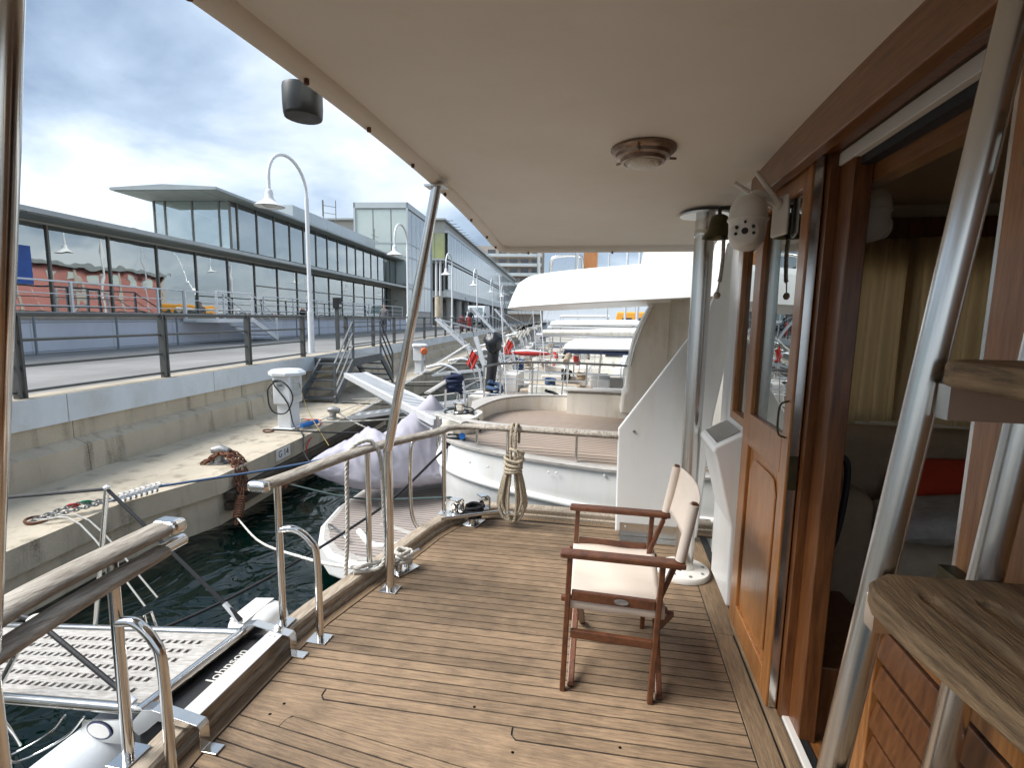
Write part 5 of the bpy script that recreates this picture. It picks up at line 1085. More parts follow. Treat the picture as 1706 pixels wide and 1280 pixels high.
dp = offs(NP, sg*-.1)
MB().add([(p.x, p.y, .160-.06*min(0, p.x)) for p in dp], [tuple(range(len(dp)))]).build('aft_deck', W['teakstripe'], ny_)
# small fittings on the hull side
for px_, py_ in ((783, 770), (813, 778), (914, 787), (927, 788), (1007, 792)):
    p = PY(px_, py_, 4.66); MB().lathe([(.001, .012), (.010, .011), (.012, 0)], (p.x, p.y-.005, p.z), 8, Matrix.Rotation(pi/2, 3, 'X')).build('drain', W['whitepaint'], ny_)
# teak handrail on stanchions
hz_ = .50
hp = [p+Vector((0, 0, hz_)) for p in offs(NP, sg*-.07)]
h1 = [p for p in hp if p.y < 5.25]
ovalrail('handrail', h1[::4]+[h1[-1]], .09, .03, W['greyteak'], ny_)
for px_ in (797, 966, 1120):
    p = min(hp, key=lambda q_: abs((CXP+F_PX*(q_-EYE).dot(RGT)/(q_-EYE).dot(FWD))-px_) if q_.y < 5.3 else 1e9)
    o = MB().tube([(p.x, p.y, .182), (p.x, p.y, hz_-.01)], .0135, 12).build('stanchion', W['steel'], ny_, 50); MB().lathe([(.045, .182), (.045, .188), (.02, .194)], (p.x, p.y, 0), 16).build('stanchion_foot', W['steel'], ny_, 40)
# far side coaming, rail and curved bench
MB().loft([[Vector((x, y, z)) for y, z in ((7.18, .16), (7.18, .50), (7.22, .53), (7.42, .53), (7.46, .16))] for x in (-.55, 0, .6, 1.0)]).build('far_coaming', W['cream'], ny_, 40)
MB().bx(-.6, 1.0, 7.16, 7.44, .531, .556).build('coaming_cap', W['greyteak'], ny_, bevel=.006)
fe = [PZ(783, 692, .42), PZ(797, 681, .42), PZ(822, 670, .42), PZ(850, 664, .42), PZ(900, 661, .42), PZ(945, 660, .42)]
be = [Vector((.15, 7.40, .42)), Vector((-.6, 7.42, .42)), Vector((-1.1, 7.36, .42)), Vector((-1.45, 7.2, .42)), Vector((-1.68, 6.9, .42)), Vector((-1.76, 6.5, .42))]
fe[-1].x = .15
fe = catmull(fe, 4); pol = [(p.x, p.y) for p in fe]+[(p.x, p.y) for p in be]
MB().prism(pol, (0, 0, 0), (1, 0, 0), (0, 1, 0), .161, .415).build('bench', W['cream'], ny_, 30)
MB().prism([(a, b) for a, b in pol], (0, 0, 0), (1, 0, 0), (0, 1, 0), .416, .440).build('bench_top', W['greyteak'], ny_)
# stern pod with winch
pc = PZ(765, 690, .42)
pod = MB().loft([[Vector((pc.x+.05+a*s, pc.y+b*s, z)) for a, b in [(.20*cos(t)*(1+.15*abs(sin(2*t))), .34*sin(t)*(1+.15*abs(sin(2*t)))) for t in [2*pi*i/28 for i in range(28)]]] for s, z in ((.9, .161), (.93, .25), (1, .36), (1, .41), (.95, .425))]).build('winch_pod', W['cream'], ny_, 45)
MB().lathe([(.10, .425), (.10, .44), (.062, .45), (.055, .50), (.07, .53), (.075, .56), (.03, .565)], (pc.x, pc.y, 0), 24).build('winch', W['steel'], ny_, 40)
MB().tube([PX(770, 727, pc.x+.2), PX(770, 727, pc.x+.24)], .035, 12).build('shore_socket', W['bluep'], pod)
MB().tube(catmull([(pc.x+.17*cos(i*.9), pc.y+.20*sin(i*.9), .435+.004*i) for i in range(10)]+[(pc.x+.25, pc.y-.1, .40), (pc.x+.28, pc.y-.1, .25), (pc.x+.2, pc.y-.2, .2)], 5), .010, 6).build('winch_line', W['black'], ny_, 60)
tangle('flat black coil of rope on the neighbouring covering board', PZ(757, 740, .20)+Vector((0, 0, .01)), .135, 40, W['blackrope'], .014, .35, seed=8, tw=False)
tangle('black coil of rope on the far gunwale of the neighbouring yacht', Vector((-1.25, 7.5, .20)), .22, 34, W['blackrope'], .02, .4, seed=9, tw=False)
tangle('navy rope bundle hung at the neighbouring stern by the aluminium gangway', PZ(757, 655, .35), .14, 26, W['navy'], .03, 1.4, seed=10, tw=False)
# stern gate boards and posts
for (a, b) in (((712, 655), (752, 630)), ((728, 690), (775, 705))):
    A, B = PZ(*a, .52), PZ(*b, .52); ovalrail('gate_board', [A, A.lerp(B, .5), B], .10, .03, W['greyteak'], ny_)
for px_, py_ in ((729, 700), (742, 655)): p = PZ(px_, py_, .45); MB().tube([(p.x, p.y, .16), (p.x, p.y, .50)], .017, 10).build('gate_post', W['steelrough'], ny_, 50)
# far rail
fr_ = [PZ(770, 640, .72), PZ(800, 628, .78), PZ(840, 626, .80), PZ(900, 629, .80), PZ(1008, 634, .80)]
fr_ = [Vector((p.x, max(p.y, 7.45) if i > 1 else p.y, p.z)) for i, p in enumerate(fr_)]
F2 = [Vector((-1.72, 7.0, .86)), Vector((-1.55, 7.3, .88)), Vector((-1.1, 7.5, .90)), Vector((-.3, 7.54, .90)), Vector((.48, 7.56, .88))]
MB().tube(catmull(F2, 6), .016, 10).build('far_rail', mat('dark_steel', (.18, .17, .16), .3, .8), ny_, 50)
for p in F2: MB().tube([(p.x, p.y, .17), p], .014, 8).build('far_rail_post', W['steelrough'], ny_, 50)
MB().tube(catmull([(.50, 7.5, .56), (.50, 7.5, 1.0), (.55, 7.5, 1.04), (1.0, 7.5, 1.04)], 5), .015, 8).build('far_gate_rail', W['steelrough'], ny_, 50); MB().tube([(.55, 7.5, .60), (1.0, 7.5, .95)], .012, 8).build('far_gate_brace', W['steelrough'], ny_)
# cabin wing on the far side, with canvas and hand rails
wg = [PY(x, y, 6.9) for x, y in ((1090, 500), (1072, 530), (1058, 560), (1050, 590), (1046, 625), (1043, 650), (1036, 658), (1032, 690), (1250, 720), (1300, 500))]
MB().prism([(p.x, p.z) for p in wg], (0, 6.9, 0), (1, 0, 0), (0, 0, 1), -.55, 0).build('cabin_wing', W['cream'], ny_, 35, bevel=.04, seg=3)
MB().tube(catmull([PY(x, y, 6.82) for x, y in ((1087, 510), (1070, 545), (1057, 580), (1050, 610))], 5), .015, 8).build('wing_rail', W['steelrough'], ny_, 50)
MB().bx(.95, 3.0, 4.9, 7.2, .15, 2.0).build('cabin', W['cream'], ny_)
cvp = [PY(x, y, 5.6) for x, y in ((1100, 497), (1160, 495), (1200, 495), (1190, 640), (1120, 640))]
V = []; nx2, nz2 = 30, 8
for j in range(nz2+1):
    for i in range(nx2+1): s, t = i/nx2, j/nz2; V.append((.62+.55*s, 5.62+.05*sin(11*s+1.5*t)+.02*sin(31*s), 1.78-1.4*t))
tag(MB().add(V, [(j*(nx2+1)+i, j*(nx2+1)+i+1, (j+1)*(nx2+1)+i+1, (j+1)*(nx2+1)+i) for j in range(nz2) for i in range(nx2)]).build('canvas_screen', mat('beige_tarp', (.60, .55, .47), .85, var=.15, vscale=5), None, 80), 'beige canvas screen hanging under the neighbouring flybridge', 'canvas')
for k in (0, 1): MB().tube(catmull([(.70+.08*k, 5.45, .75), (.80+.08*k, 5.45, 1.2), (.98+.08*k, 5.45, 1.55)], 5), .014, 8).build('step_rail', W['steelrough'], ny_, 50)
# flybridge overhang
def flyring(inset, z, tilt=.0): 
    o_ = []
    for x, y in ((3.2, 4.86), (1.2, 4.86), (.2, 4.87), (-.45, 4.93), (-.85, 5.10), (-1.08, 5.45), (-1.15, 6.0), (-1.12, 6.6), (-1.0, 7.05), (-.7, 7.3), (-.1, 7.42), (1.2, 7.45), (3.2, 7.45)):
        c = Vector((1.0, 6.15)); d = (Vector((x, y))-c); l = d.length; d = d*((l-inset)/l); o_.append(Vector((c.x+d.x, c.y+d.y, z+tilt*(x+1.0))))
    return catmull(o_, 4)
MB().loft([flyring(.55, 1.705, .045), flyring(.05, 1.655, .058), flyring(.0, 1.66, .06), flyring(.005, 1.675, .06), flyring(.05, 1.80, .068), flyring(.11, 1.93, .072), flyring(.20, 1.99, .075), flyring(.6, 2.02, .075)]).build('flybridge', W['white'], ny_, 28)
MB().loft([[Vector((x, y, z)) for y, z in [(5.3, 2.05), (5.4, 2.25+.1*k), (5.9, 2.42+.12*k), (6.4, 2.25+.1*k), (6.6, 2.05)]] for k, x in ((0, .35), (.8, .55), (1, 1.2), (1, 2.5))]).build('flybridge_cover', mat('cream_cover', (.70, .66, .58), .8, var=.1, vscale=3), ny_, 60)
MB().bx(-.35, -.18, 6.6, 6.95, 2.02, 3.1).build('wooden_mast', W['varnish'], ny_)
for y in (5.4, 6.5): MB().tube(catmull([(-.75, y, 2.0), (-.75, y, 2.25), (-.68, y, 2.32), (-.42, y, 2.33), (-.36, y, 2.26), (-.36, y, 2.0)], 4), .018, 8).build('fly_rail', W['steelrough'], ny_, 50)
# swim platform
pfo = [(-1.75, 4.62), (-2.45, 4.50), (-2.80, 4.62), (-3.10, 4.92), (-3.30, 5.3), (-3.42, 5.9), (-3.42, 6.7), (-3.25, 7.4), (-2.9, 7.7), (-1.7, 7.75)]
pf = MB().prism(pfo, (0, 0, 0), (1, 0, 0), (0, 1, 0), -1.18, -.955).build('swim_platform', W['white'], ny_, bevel=.03, seg=3)
ins = lambda f: [(-2.4+(x+2.4)*f, 6.1+(y-6.1)*f) for x, y in pfo]
MB().prism(ins(.955), (0, 0, 0), (1, 0, 0), (0, 1, 0), -.954, -.946).build('platform_margin', W['greyteak'], pf); MB().prism(ins(.90), (0, 0, 0), (1, 0, 0), (0, 1, 0), -.945, -.940).build('platform_teak', W['platstripe'], pf)
for a, b in (((-2.2, 4.9), (-2.95, 6.2)), ((-2.25, 4.9), (-1.9, 6.0)), ((-2.6, 5.5), (-1.95, 5.2))): MB().beam((*a, -.9385), (*b, -.9385), .075, .003).build('teak_band', W['greyteak'], pf)
for a, b in (((550, 884), (575, 905)),): A, B = PZ(*a, -.94), PZ(*b, -.94); MB().tube(catmull([A, A+Vector((0, 0, .07)), B+Vector((0, 0, .07)), B], 5), .012, 8).build('grab_rail', W['steel'], pf, 60)
MB().bx(-2.36, -2.22, 4.497, 4.515, -1.10, -1.02).build('platform_slot', W['ink'], pf)
tag(MB().tube(catmull([(-2.0, 5.05, -.93), (-2.4, 4.9, -.93), (-2.75, 5.2, -.93)], 6), .035, 12).build('fender_roll', W['plastic'], None, 50), 'white roll lying across the neighbouring swim platform', 'roll')
# covered dinghy standing on the swim platform
A, B = Vector((-3.72, 5.75, -.60)), Vector((-2.0, 7.2, -.56))
ax = (B-A); LN_ = ax.length; ax.normalize(); sd2 = Vector((-ax.y, ax.x, 0)); rings = []; nr, nn = 90, 96
for i in range(nr+1):
    s = i/nr; w_ = .52*(sin(min(1, s*2.2+.10)*pi/2))**.8*(1 if s < .85 else 1-.6*((s-.85)/.15)**2)
    pk = max(0, 1-abs(s-.74)/(.30 if s < .74 else .22)); h_ = .36+.14*s+.56*pk**1.2+.14*max(0, 1-abs(s-.36)/.10); lift = .20*(1-s)**2
    tp = min(1, s/.26+.02)**.55*(1-.45*max(0, (s-.88)/.12)**2); h_ *= tp; w_ *= .35+.65*tp
    ring_p = []
    for k in range(nn):
        t = 2*pi*k/nn; c_, sn = cos(t), sin(t)
        px_ = w_*(abs(c_)**.7)*(1 if c_ > 0 else -1)
        pz_ = h_*(max(0, sn)**(1.0+.9*pk)) if sn > 0 else .24*sn*tp
        p = A+ax*(LN_*s)+sd2*px_*(1-.45*pk*max(0, sn))+Vector((0, 0, pz_+lift))
        q_ = s*5.5+.35*mnoise.noise(Vector((s*6, t*2, 1.)))            # folds that run down the sides
        f1 = abs(mnoise.noise(Vector((q_*2.4+t*.5, t*.7, 2.)))); f2 = abs(mnoise.noise(Vector((q_*5-t*1.6, t*1.6, 7.)))); f3 = mnoise.noise(Vector((s*3, t*1.2, 11.)))
        f_ = .055*(.35-f1)+.03*(.3-f2)+.05*f3
        p += (sd2*c_+Vector((0, 0, sn)))*f_*(1 if sn > -.3 else .4)*(.35+.65*min(1, w_/.5)); ring_p.append(p)
    rings.append(ring_p)
dg = tag(MB().loft(rings).build('covered_dinghy', W['cover'], None, 75), 'dinghy under a crumpled lavender-grey cover on the neighbouring swim platform', 'dinghy')
# aluminium gangway of the neighbouring yacht
E0, E1 = PZ(745, 697, .22), PV(592, 622, 3.95); E1 = Q(E1)
g2 = thing('gangway', 'narrow aluminium gangway with slotted tread lowered from the neighbouring stern to the stairs', 'gangway', E0)
dx_ = (E1-E0).normalized(); sx2 = dx_.cross(Vector((0, 0, 1))).normalized(); ln2 = (E1-E0).length; nS = int(ln2/.10); V = []; fs = []
cols = [-.20, -.15, .15, .20]
for i in range(2*nS+1):
    a = ln2*i/(2*nS)
    for c in cols: V.append(E0+dx_*a+sx2*c)
for i in range(2*nS):
    for j in range(3):
        if j == 1 and i % 2: continue
        fs.append((i*4+j, (i+1)*4+j, (i+1)*4+j+1, i*4+j+1))
o = MB().add(V, fs).build('tread', W['alu'], g2); s_ = o.modifiers.new('thick', 'SOLIDIFY'); s_.thickness = .012
for s in (-1, 1): MB().beam(E0+sx2*.21*s+Vector((0, 0, -.03)), E1+sx2*.21*s+Vector((0, 0, -.03)), .03, .09).build('side_beam', W['alu'], g2)
for s in (-1, 1): MB().tube([E0+sx2*.23*s+Vector((0, 0, -.12)), E1+sx2*.2*s+Vector((0, 0, -.06))], .018, 8).build('under_tube', W['steelrough'], g2, 50)
# ================================================================== boats farther along the quay
def boat(label, Yc, L_, beam, sheer, stern, hullm, cabin=None, mast=0, top=None, rail=True, cock=True, deckm=None):
    """x forward, y across; origin at the stern centre on the water"""
    t = thing('moored_boat', label, 'boat', (0, 0, 0), 'boats moored along the quay')
    def B(nm, mb, m, sm=None, **k): o = mb.build(nm, m, None, sm, **k); o.parent = t; return o
    st = [(0, .86), (.15, .95), (.4, 1.), (.65, .9), (.85, .55), (.97, .14), (1, .02)]; rings = []
    for s, wv in st:
        hb = beam/2*wv; sh = sheer+.35*s*s
        rings.append([Vector((L_*s, y, z)) for y, z in ((-hb, sh), (-hb*.97, sh*.5), (-hb*.75, .02), (0, -.2), (hb*.75, .02), (hb*.97, sh*.5), (hb, sh), (hb*.82, sh+.02), (0, sh+.05), (-hb*.82, sh+.02))])
    B('hull', MB().loft(rings), hullm, 50)
    B('rub_rail', MB().loft([[r_[0]+Vector((0, 0, -.03)), r_[0]+Vector((0, -.03, -.05)), r_[0]+Vector((0, 0, -.08))] for r_ in rings]), W['navy'] if hullm is W['white'] else W['white'], 50)
    B('aft_deck', MB().bx(.05, L_*.33, -beam*.34, beam*.34, sheer+.052, sheer+.06), deckm or W['teakstripe'])
    if cock:
        for s in (-1, 1): B('coaming', MB().bx(L_*.08, L_*.36, s*beam*.36-.05, s*beam*.36+.05, sheer+.03, sheer+.30), W['cream'], bevel=.03)
        B('helm_seat', MB().bx(L_*.22, L_*.27, -beam*.2, beam*.2, sheer+.061, sheer+.45), W['plastic'], bevel=.05)
    if cabin:
        x0, x1, h, cm_ = cabin; x0 *= L_; x1 *= L_; b2 = beam*.36
        cbn = B('cabin', MB().loft([[Vector((x0+dx0, y*f, z)) for y in (-b2, b2)]+[Vector((x1+dx1, y*f, z)) for y in (b2, -b2)] for dx0, dx1, f, z in ((0, 0, 1, sheer+.04), (.05, -.12, .97, sheer+h*.6), (.15, -.35, .90, sheer+h*.95), (.3, -.55, .75, sheer+h))]), cm_, 30, bevel=.03)
        for s in (-1, 1):
            for k in range(3):
                a = x0+(x1-x0)*(.14+.26*k); o = MB().bx(a, a+(x1-x0)*.19, s*b2*.985-.012, s*b2*.985+.012, sheer+h*.36, sheer+h*.72).build('window', W['darkglass'], None, bevel=.01); o.parent = cbn
    if top:
        x0, x1, z, tm, em = top; x0 *= L_; x1 *= L_
        hp_ = B('hardtop', MB().loft([[Vector((x0+i_, -beam*.40+i_, z+dz)), Vector((x1-i_, -beam*.40+i_, z+dz+.06)), Vector((x1-i_, beam*.40-i_, z+dz+.06)), Vector((x0+i_, beam*.40-i_, z+dz))] for i_, dz in ((.06, 0), (0, .05), (.04, .15), (.2, .2))]), tm, 30)
        o = MB().bx(x0+.02, x1, -beam*.405, beam*.405, z-.05, z-.001).build('top_edge', em); o.parent = hp_
        for s in (-1, 1):
            B('top_support', MB().beam((x1-.15, s*beam*.36, z), (x1-.6, s*beam*.36, sheer+.05), .22, .05, (0, 1, 0)), W['white']); B('top_pole', MB().tube([(x0+.1, s*beam*.36, z), (x0+.1, s*beam*.36, sheer+.04)], .02, 8), W['steelrough'])
    if rail:
        P = [(L_*.30, -beam*.46, sheer+.62), (.25, -beam*.43, sheer+.62), (.05, -beam*.36, sheer+.62), (.05, beam*.36, sheer+.62), (.25, beam*.43, sheer+.62), (L_*.30, beam*.46, sheer+.62)]
        B('stern_rail', MB().tube(catmull(P, 4), .014, 8), W['steelrough'], 50); B('stern_rail', MB().tube(catmull([(x, y, z-.28) for x, y, z in P], 4), .010, 8), W['steelrough'], 50)
        for x, y, z in P: B('rail_post', MB().tube([(x, y, z), (x, y, sheer)], .013, 8), W['steelrough'])
    rb = random.Random(int(Yc*10))
    if rail:
        hb = beam*.40
        for dx0 in (L_*.10, L_*.24): B('bimini_hoop', MB().tube(catmull([(dx0, -hb, sheer+.05), (dx0+.05, -hb*.98, sheer+.9), (dx0+.08, -hb*.8, sheer+1.15), (dx0+.08, hb*.8, sheer+1.15), (dx0+.05, hb*.98, sheer+.9), (dx0, hb, sheer+.05)], 4), .012, 6), W['steelrough'], 60)
        B('folded_canopy', MB().tube(catmull([(L_*.25, -hb*.8, sheer+1.17), (L_*.25, 0, sheer+1.22), (L_*.25, hb*.8, sheer+1.17)], 4), .055, 8), rb.choice((W['cream'], W['sofa'], W['whiterope'])), 60)
        B('flagstaff', MB().tube([(.08, beam*.2, sheer+.5), (-.25, beam*.2, sheer+1.5)], .012, 6), W['greyteak'])
        B('ensign', MB().add([(-.06+.02*i-.12*j_, beam*.2+.02*sin(i*1.7+j_), sheer+1.1-.05*i*.4-.28*j_+.16) for j_ in range(2) for i in range(8)], [(i, i+1, 9+i, 8+i) for i in range(7)]), rb.choice((W['whiterope'], W['cream'], W['red'])))
        for k in range(3): B('cushion', MB().bx(.5+.75*k, 1.05+.75*k, rb.uniform(-.9, .2)*beam*.3, rb.uniform(.3, .9)*beam*.3, sheer+.061, sheer+rb.uniform(.15, .4)), rb.choice((W['navy'], W['plastic'], W['sofastripe'], W['canvas'])), bevel=.04)
        for s in (-1, 1): B('davit', MB().tube(catmull([(.12, s*beam*.28, sheer), (.05, s*beam*.28, sheer+.8), (-.25, s*beam*.28, sheer+1.05), (-.6, s*beam*.28, sheer+1.0)], 4), .025, 8), W['alu'], 60)
        B('antenna', MB().tube([(L_*.12, -beam*.4, sheer+.6), (L_*.10, -beam*.4, sheer+2.6)], .009, 5), W['whitepaint'])
        B('stern_locker', MB().bx(.12, .45, -beam*.25, beam*.05, sheer+.06, sheer+.5), rb.choice((W['plastic'], W['cream'])), bevel=.03)
        B('fishing_rod', MB().tube([(.2, beam*.3, sheer+.3), (-.3, beam*.36, sheer+2.3)], .007, 5), W['black'])
    if mast:
        B('mast', MB().tube([(L_*.45, 0, sheer), (L_*.45, 0, mast)], .06, 10), W['alu'], 50); B('boom', MB().tube([(L_*.45, 0, sheer+1.3), (L_*.1, 0, sheer+1.35)], .05, 10), W['alu'], 50)
        B('sail_cover', MB().tube(catmull([(L_*.44, 0, sheer+1.48), (L_*.3, 0, sheer+1.46), (L_*.12, 0, sheer+1.42)], 4), [.12]*5+[.09]*4, 10), rb.choice((W['navy'], W['cream'], W['whiterope'])), 60)
        for s in (-1, 1): B('shroud', MB().tube([(L_*.45, s*beam*.46, sheer+.1), (L_*.45, 0, mast*.8)], .008, 5), W['steelrough'])
        B('backstay', MB().tube([(.05, 0, sheer), (L_*.45, 0, mast)], .007, 5), W['steelrough'])
    t.location = (stern, Yc, SEA); t.rotation_euler = (0, 0, radians(random.uniform(-2, 2))); return t
wh = W['white']
boat('small white sports boat right behind the neighbouring yacht', 9.35, 7.5, 2.5, .95, -2.6, wh, (.40, .72, .62, wh), 0, None)
boat('white cruiser with a navy-edged hardtop beyond the neighbouring yacht', 12.4, 9.5, 3.0, 1.05, -2.5, wh, (.30, .60, .95, wh), 0, (.16, .50, 2.15, wh, W['navy']))
boat('white sailing boat third along past the neighbouring yacht', 15.7, 10, 2.9, 1.0, -3.2, wh, (.34, .66, .55, wh), 12, None)
boat('white motor cruiser with cream cabin in the middle of the row', 19.0, 10, 3.2, 1.15, -3.4, wh, (.28, .66, 1.2, W['cream']), 0, (.14, .45, 2.6, wh, wh))
boat('navy hulled sailing boat far along the row', 22.6, 11, 3.1, 1.1, -3.8, W['navy'], (.34, .66, .55, wh), 13, None)
boat('white sailing boat beyond the navy hull', 26.3, 11, 3.1, 1.1, -4.2, wh, (.34, .66, .6, wh), 13.5, None)
boat('orange superstructure workboat towering in the distance', 50., 16, 5.0, 1.6, -3.0, wh, (.22, .50, 2.0, W['orange']), 0, None)
boat('white sailing boat at the far end of the row', 39.5, 12, 3.3, 1.1, -5.6, wh, (.34, .66, .6, wh), 14, None)
boat('distant white motor boat last before the far quay', 45.0, 12, 3.4, 1.2, -6.0, wh, (.28, .7, 1.5, wh), 0, (.15, .5, 3.0, wh, wh))
# outboard in a black bag on a tall bracket
oc = PY(822, 572, 9.4); ob = thing('outboard_motor', 'outboard motor wrapped in a black bag standing up over the sterns', 'outboard motor', (oc.x, oc.y, -.3))
mb = MB(); V = []
for i in range(13):
    for k in range(20):
        a, b = pi*i/12, 2*pi*k/20; n_ = 1+.30*mnoise.noise(Vector((3*cos(b)*sin(a), 3*sin(b)*sin(a), 3*cos(a))))
        V.append(oc+Vector((.18*sin(a)*cos(b)*n_*(1.15 if a < pi/2 else .85), .17*sin(a)*sin(b)*n_, .20*cos(a)*n_)))
mb.add(V, [(i*20+k, i*20+(k+1) % 20, (i+1)*20+(k+1) % 20, (i+1)*20+k) for i in range(12) for k in range(20)]).build('bagged_cowl', mat('black_bag', (.015, .017, .02), .35, bump=.3, bscale=14), ob, 70)
MB().tube([oc+Vector((0, 0, -.18)), oc+Vector((-.03, 0, -.55)), oc+Vector((-.10, 0, -1.15))], [.11, .10, .07], 10).build('shaft', W['black'], ob, 50)
MB().lathe([(.02, -.05), (.06, 0), (.05, .2), (.01, .28)], oc+Vector((-.22, 0, -1.2)), 10, Matrix.Rotation(pi/2, 3, 'Y')).build('gearcase', W['black'], ob, 50)
MB().beam(oc+Vector((-.35, 0, .12)), oc+Vector((-.02, 0, -.9)), .08, .05, (0, 1, 0)).build('bracket', W['alu'], ob)
# oars / canoe, lifebuoys, fenders, gangplanks and other gear that fills the sterns
kk = thing('kayak', 'slim red and white kayak lying across the sterns', 'kayak', PY(880, 588, 14.0)); k0 = PY(838, 588, 13.6); k1 = PY(918, 590, 13.8)
MB().tube([k0, k0.lerp(k1, .15), k0.lerp(k1, .5), k0.lerp(k1, .85), k1], [.015, .05, .07, .05, .015], 12).build('hull', W['red'], kk, 60); MB().tube([k0.lerp(k1, .08)+Vector((0, 0, .035)), k0.lerp(k1, .5)+Vector((0, 0, .065)), k0.lerp(k1, .92)+Vector((0, 0, .035))], [.02, .045, .02], 10).build('deck', wh, kk, 60)
rd = random.Random(4)
fl_ = ['white fender hanging at the first stern', 'white fender hanging at the second stern', 'blue fender hanging at the second stern', 'white fender hanging at the third stern', 'blue fender hanging at the fourth stern', 'white fender hanging at the fifth stern', 'white fender hanging at the sixth stern', 'blue fender hanging at the seventh stern']
for i, (Y, x) in enumerate(((8.3, -2.55), (11.2, -2.5), (13.6, -2.45), (14.6, -3.1), (17.8, -3.3), (21.4, -3.7), (25.0, -4.1), (31.5, -2.7))):
    f = thing('fender', fl_[i], 'fender', (x, Y, -.5), 'fenders on the moored boats')
    MB().lathe([(.01, .30), (.03, .28), (.10, .22), (.115, .1), (.115, -.2), (.10, -.30), (.03, -.36), (.01, -.38)], (x, Y, -.35), 14).build('body', W['bluep'] if 'blue' in fl_[i] else W['plastic'], f, 60); MB().tube([(x, Y, -.06), (x+.05, Y, .25)], .008, 5).build('lanyard', W['whiterope'], f)
for i, (x, y, Y) in enumerate(((962, 588, 12.9), (925, 600, 18.0), (1043, 578, 26.))):
    c = PY(x, y, Y); t = thing('lifebuoy', ['red lifebuoy on the rail of the second stern', 'red lifebuoy hung farther along the sterns', 'red lifebuoy on a distant stern rail'][i], 'lifebuoy', c, 'lifebuoys on the sterns')
    MB().tube([c+Vector((.03*sin(3*a), .26*cos(a), .26*sin(a))) for a in [2*pi*k/24 for k in range(24)]], .06, 8, True).build('ring', W['red'], t, 60)
    for a in (0, pi/2, pi, 3*pi/2): MB().bx(c.x-.065, c.x+.065, c.y+.26*cos(a)-.065, c.y+.26*cos(a)+.065, c.z+.26*sin(a)-.065, c.z+.26*sin(a)+.065).build('band', wh, t, bevel=.02)
gl_ = ['long aluminium gangplank from the first stern to the ledge', 'raised aluminium gangplank at the second stern', 'aluminium gangplank of the third stern', 'aluminium gangplank of the fourth stern', 'aluminium gangplank of the fifth stern', 'far aluminium gangplank at the sixth stern']
for i, (Y, x0, z0, z1) in enumerate(((9.3, -2.6, -.05, -.42), (12.3, -2.5, .0, 1.5), (15.7, -3.2, .0, -.3), (19, -3.4, .1, 1.9), (22.6, -3.8, .1, -.3), (26.3, -4.2, .1, 2.0))):
    b = Vector((x0, Y, z0)); e_ = Q((0, 0, 0))+b+QV*(2.3 if z1 < .5 else 1.7)+Vector((0, 0, z1-z0)); t = thing('gangplank', gl_[i], 'gangplank', b, 'gangplanks on the moored boats')
    for s in (-.17, .17): MB().beam(b+QU*s, e_+QU*s, .035, .07).build('side_beam', W['alu'], t)
    for k in range(12): c = b.lerp(e_, (k+.5)/12); MB().beam(c-QU*.15, c+QU*.15, .06, .02).build('rung', W['alu'], t)
    for s in (-.17, .17): MB().tube([e_+QU*s, b+QU*s+Vector((0, 0, 1.1))], .008, 5).build('topping_line', W['steelrough'], t)
ml = ['first', 'second', 'third', 'fourth', 'fifth', 'sixth']
for i, Y in enumerate((9.0, 12.0, 15.4, 18.7, 22.3, 26.)):
    for j in (0, 1):
        a = Vector((-2.6-.08*(Y-9), Y+(.9 if j else -.9), -.25)); e_ = Q((Y+(.3 if j else -.3), 5.15, LEDGE+.05))
        line(('white' if j else 'dark')+' stern line of the '+ml[i]+' boat past the neighbouring yacht', [a, a.lerp(e_, .5)+Vector((0, 0, -.1)), e_], .016, W['whiterope'] if j else W['blackrope'], n=5)
gm = [W['greycloth'], W['plastic'], W['blackrope'], W['orangeplug'], W['bluerope'], W['whiterope'], W['sofa'], W['navy']]
gn = {W['navy'].name: 'navy', W['plastic'].name: 'white plastic', W['blackrope'].name: 'black', W['greycloth'].name: 'grey', W['bluerope'].name: 'blue', W['whiterope'].name: 'white', W['sofa'].name: 'brown', W['orangeplug'].name: 'orange'}
pos = ['first', 'second', 'third', 'fourth', 'fifth', 'sixth']; cnt = {}
for i in range(44):
    b_i = i % 6; Y = (9.35, 12.4, 15.7, 19., 22.6, 26.3)[b_i]; m_ = gm[(i*5+b_i) % 8]; x = -2.6-.085*(Y-9.3)+rd.uniform(.15, 2.4); y = Y+rd.uniform(-1.0, 1.0)
    key = gn[m_.name]+' gear bundle on the aft deck of the '+pos[b_i]+' boat past the neighbouring yacht'; cnt[key] = cnt.get(key, 0)+1
    if cnt[key] > 1: continue
    tangle(key, (x, y, -.05+.1*rd.random()), rd.uniform(.10, .2), 18, m_, rd.uniform(.022, .04), rd.uniform(.6, 1.6), 'gear_bundle', seed=i+30, tw=False)
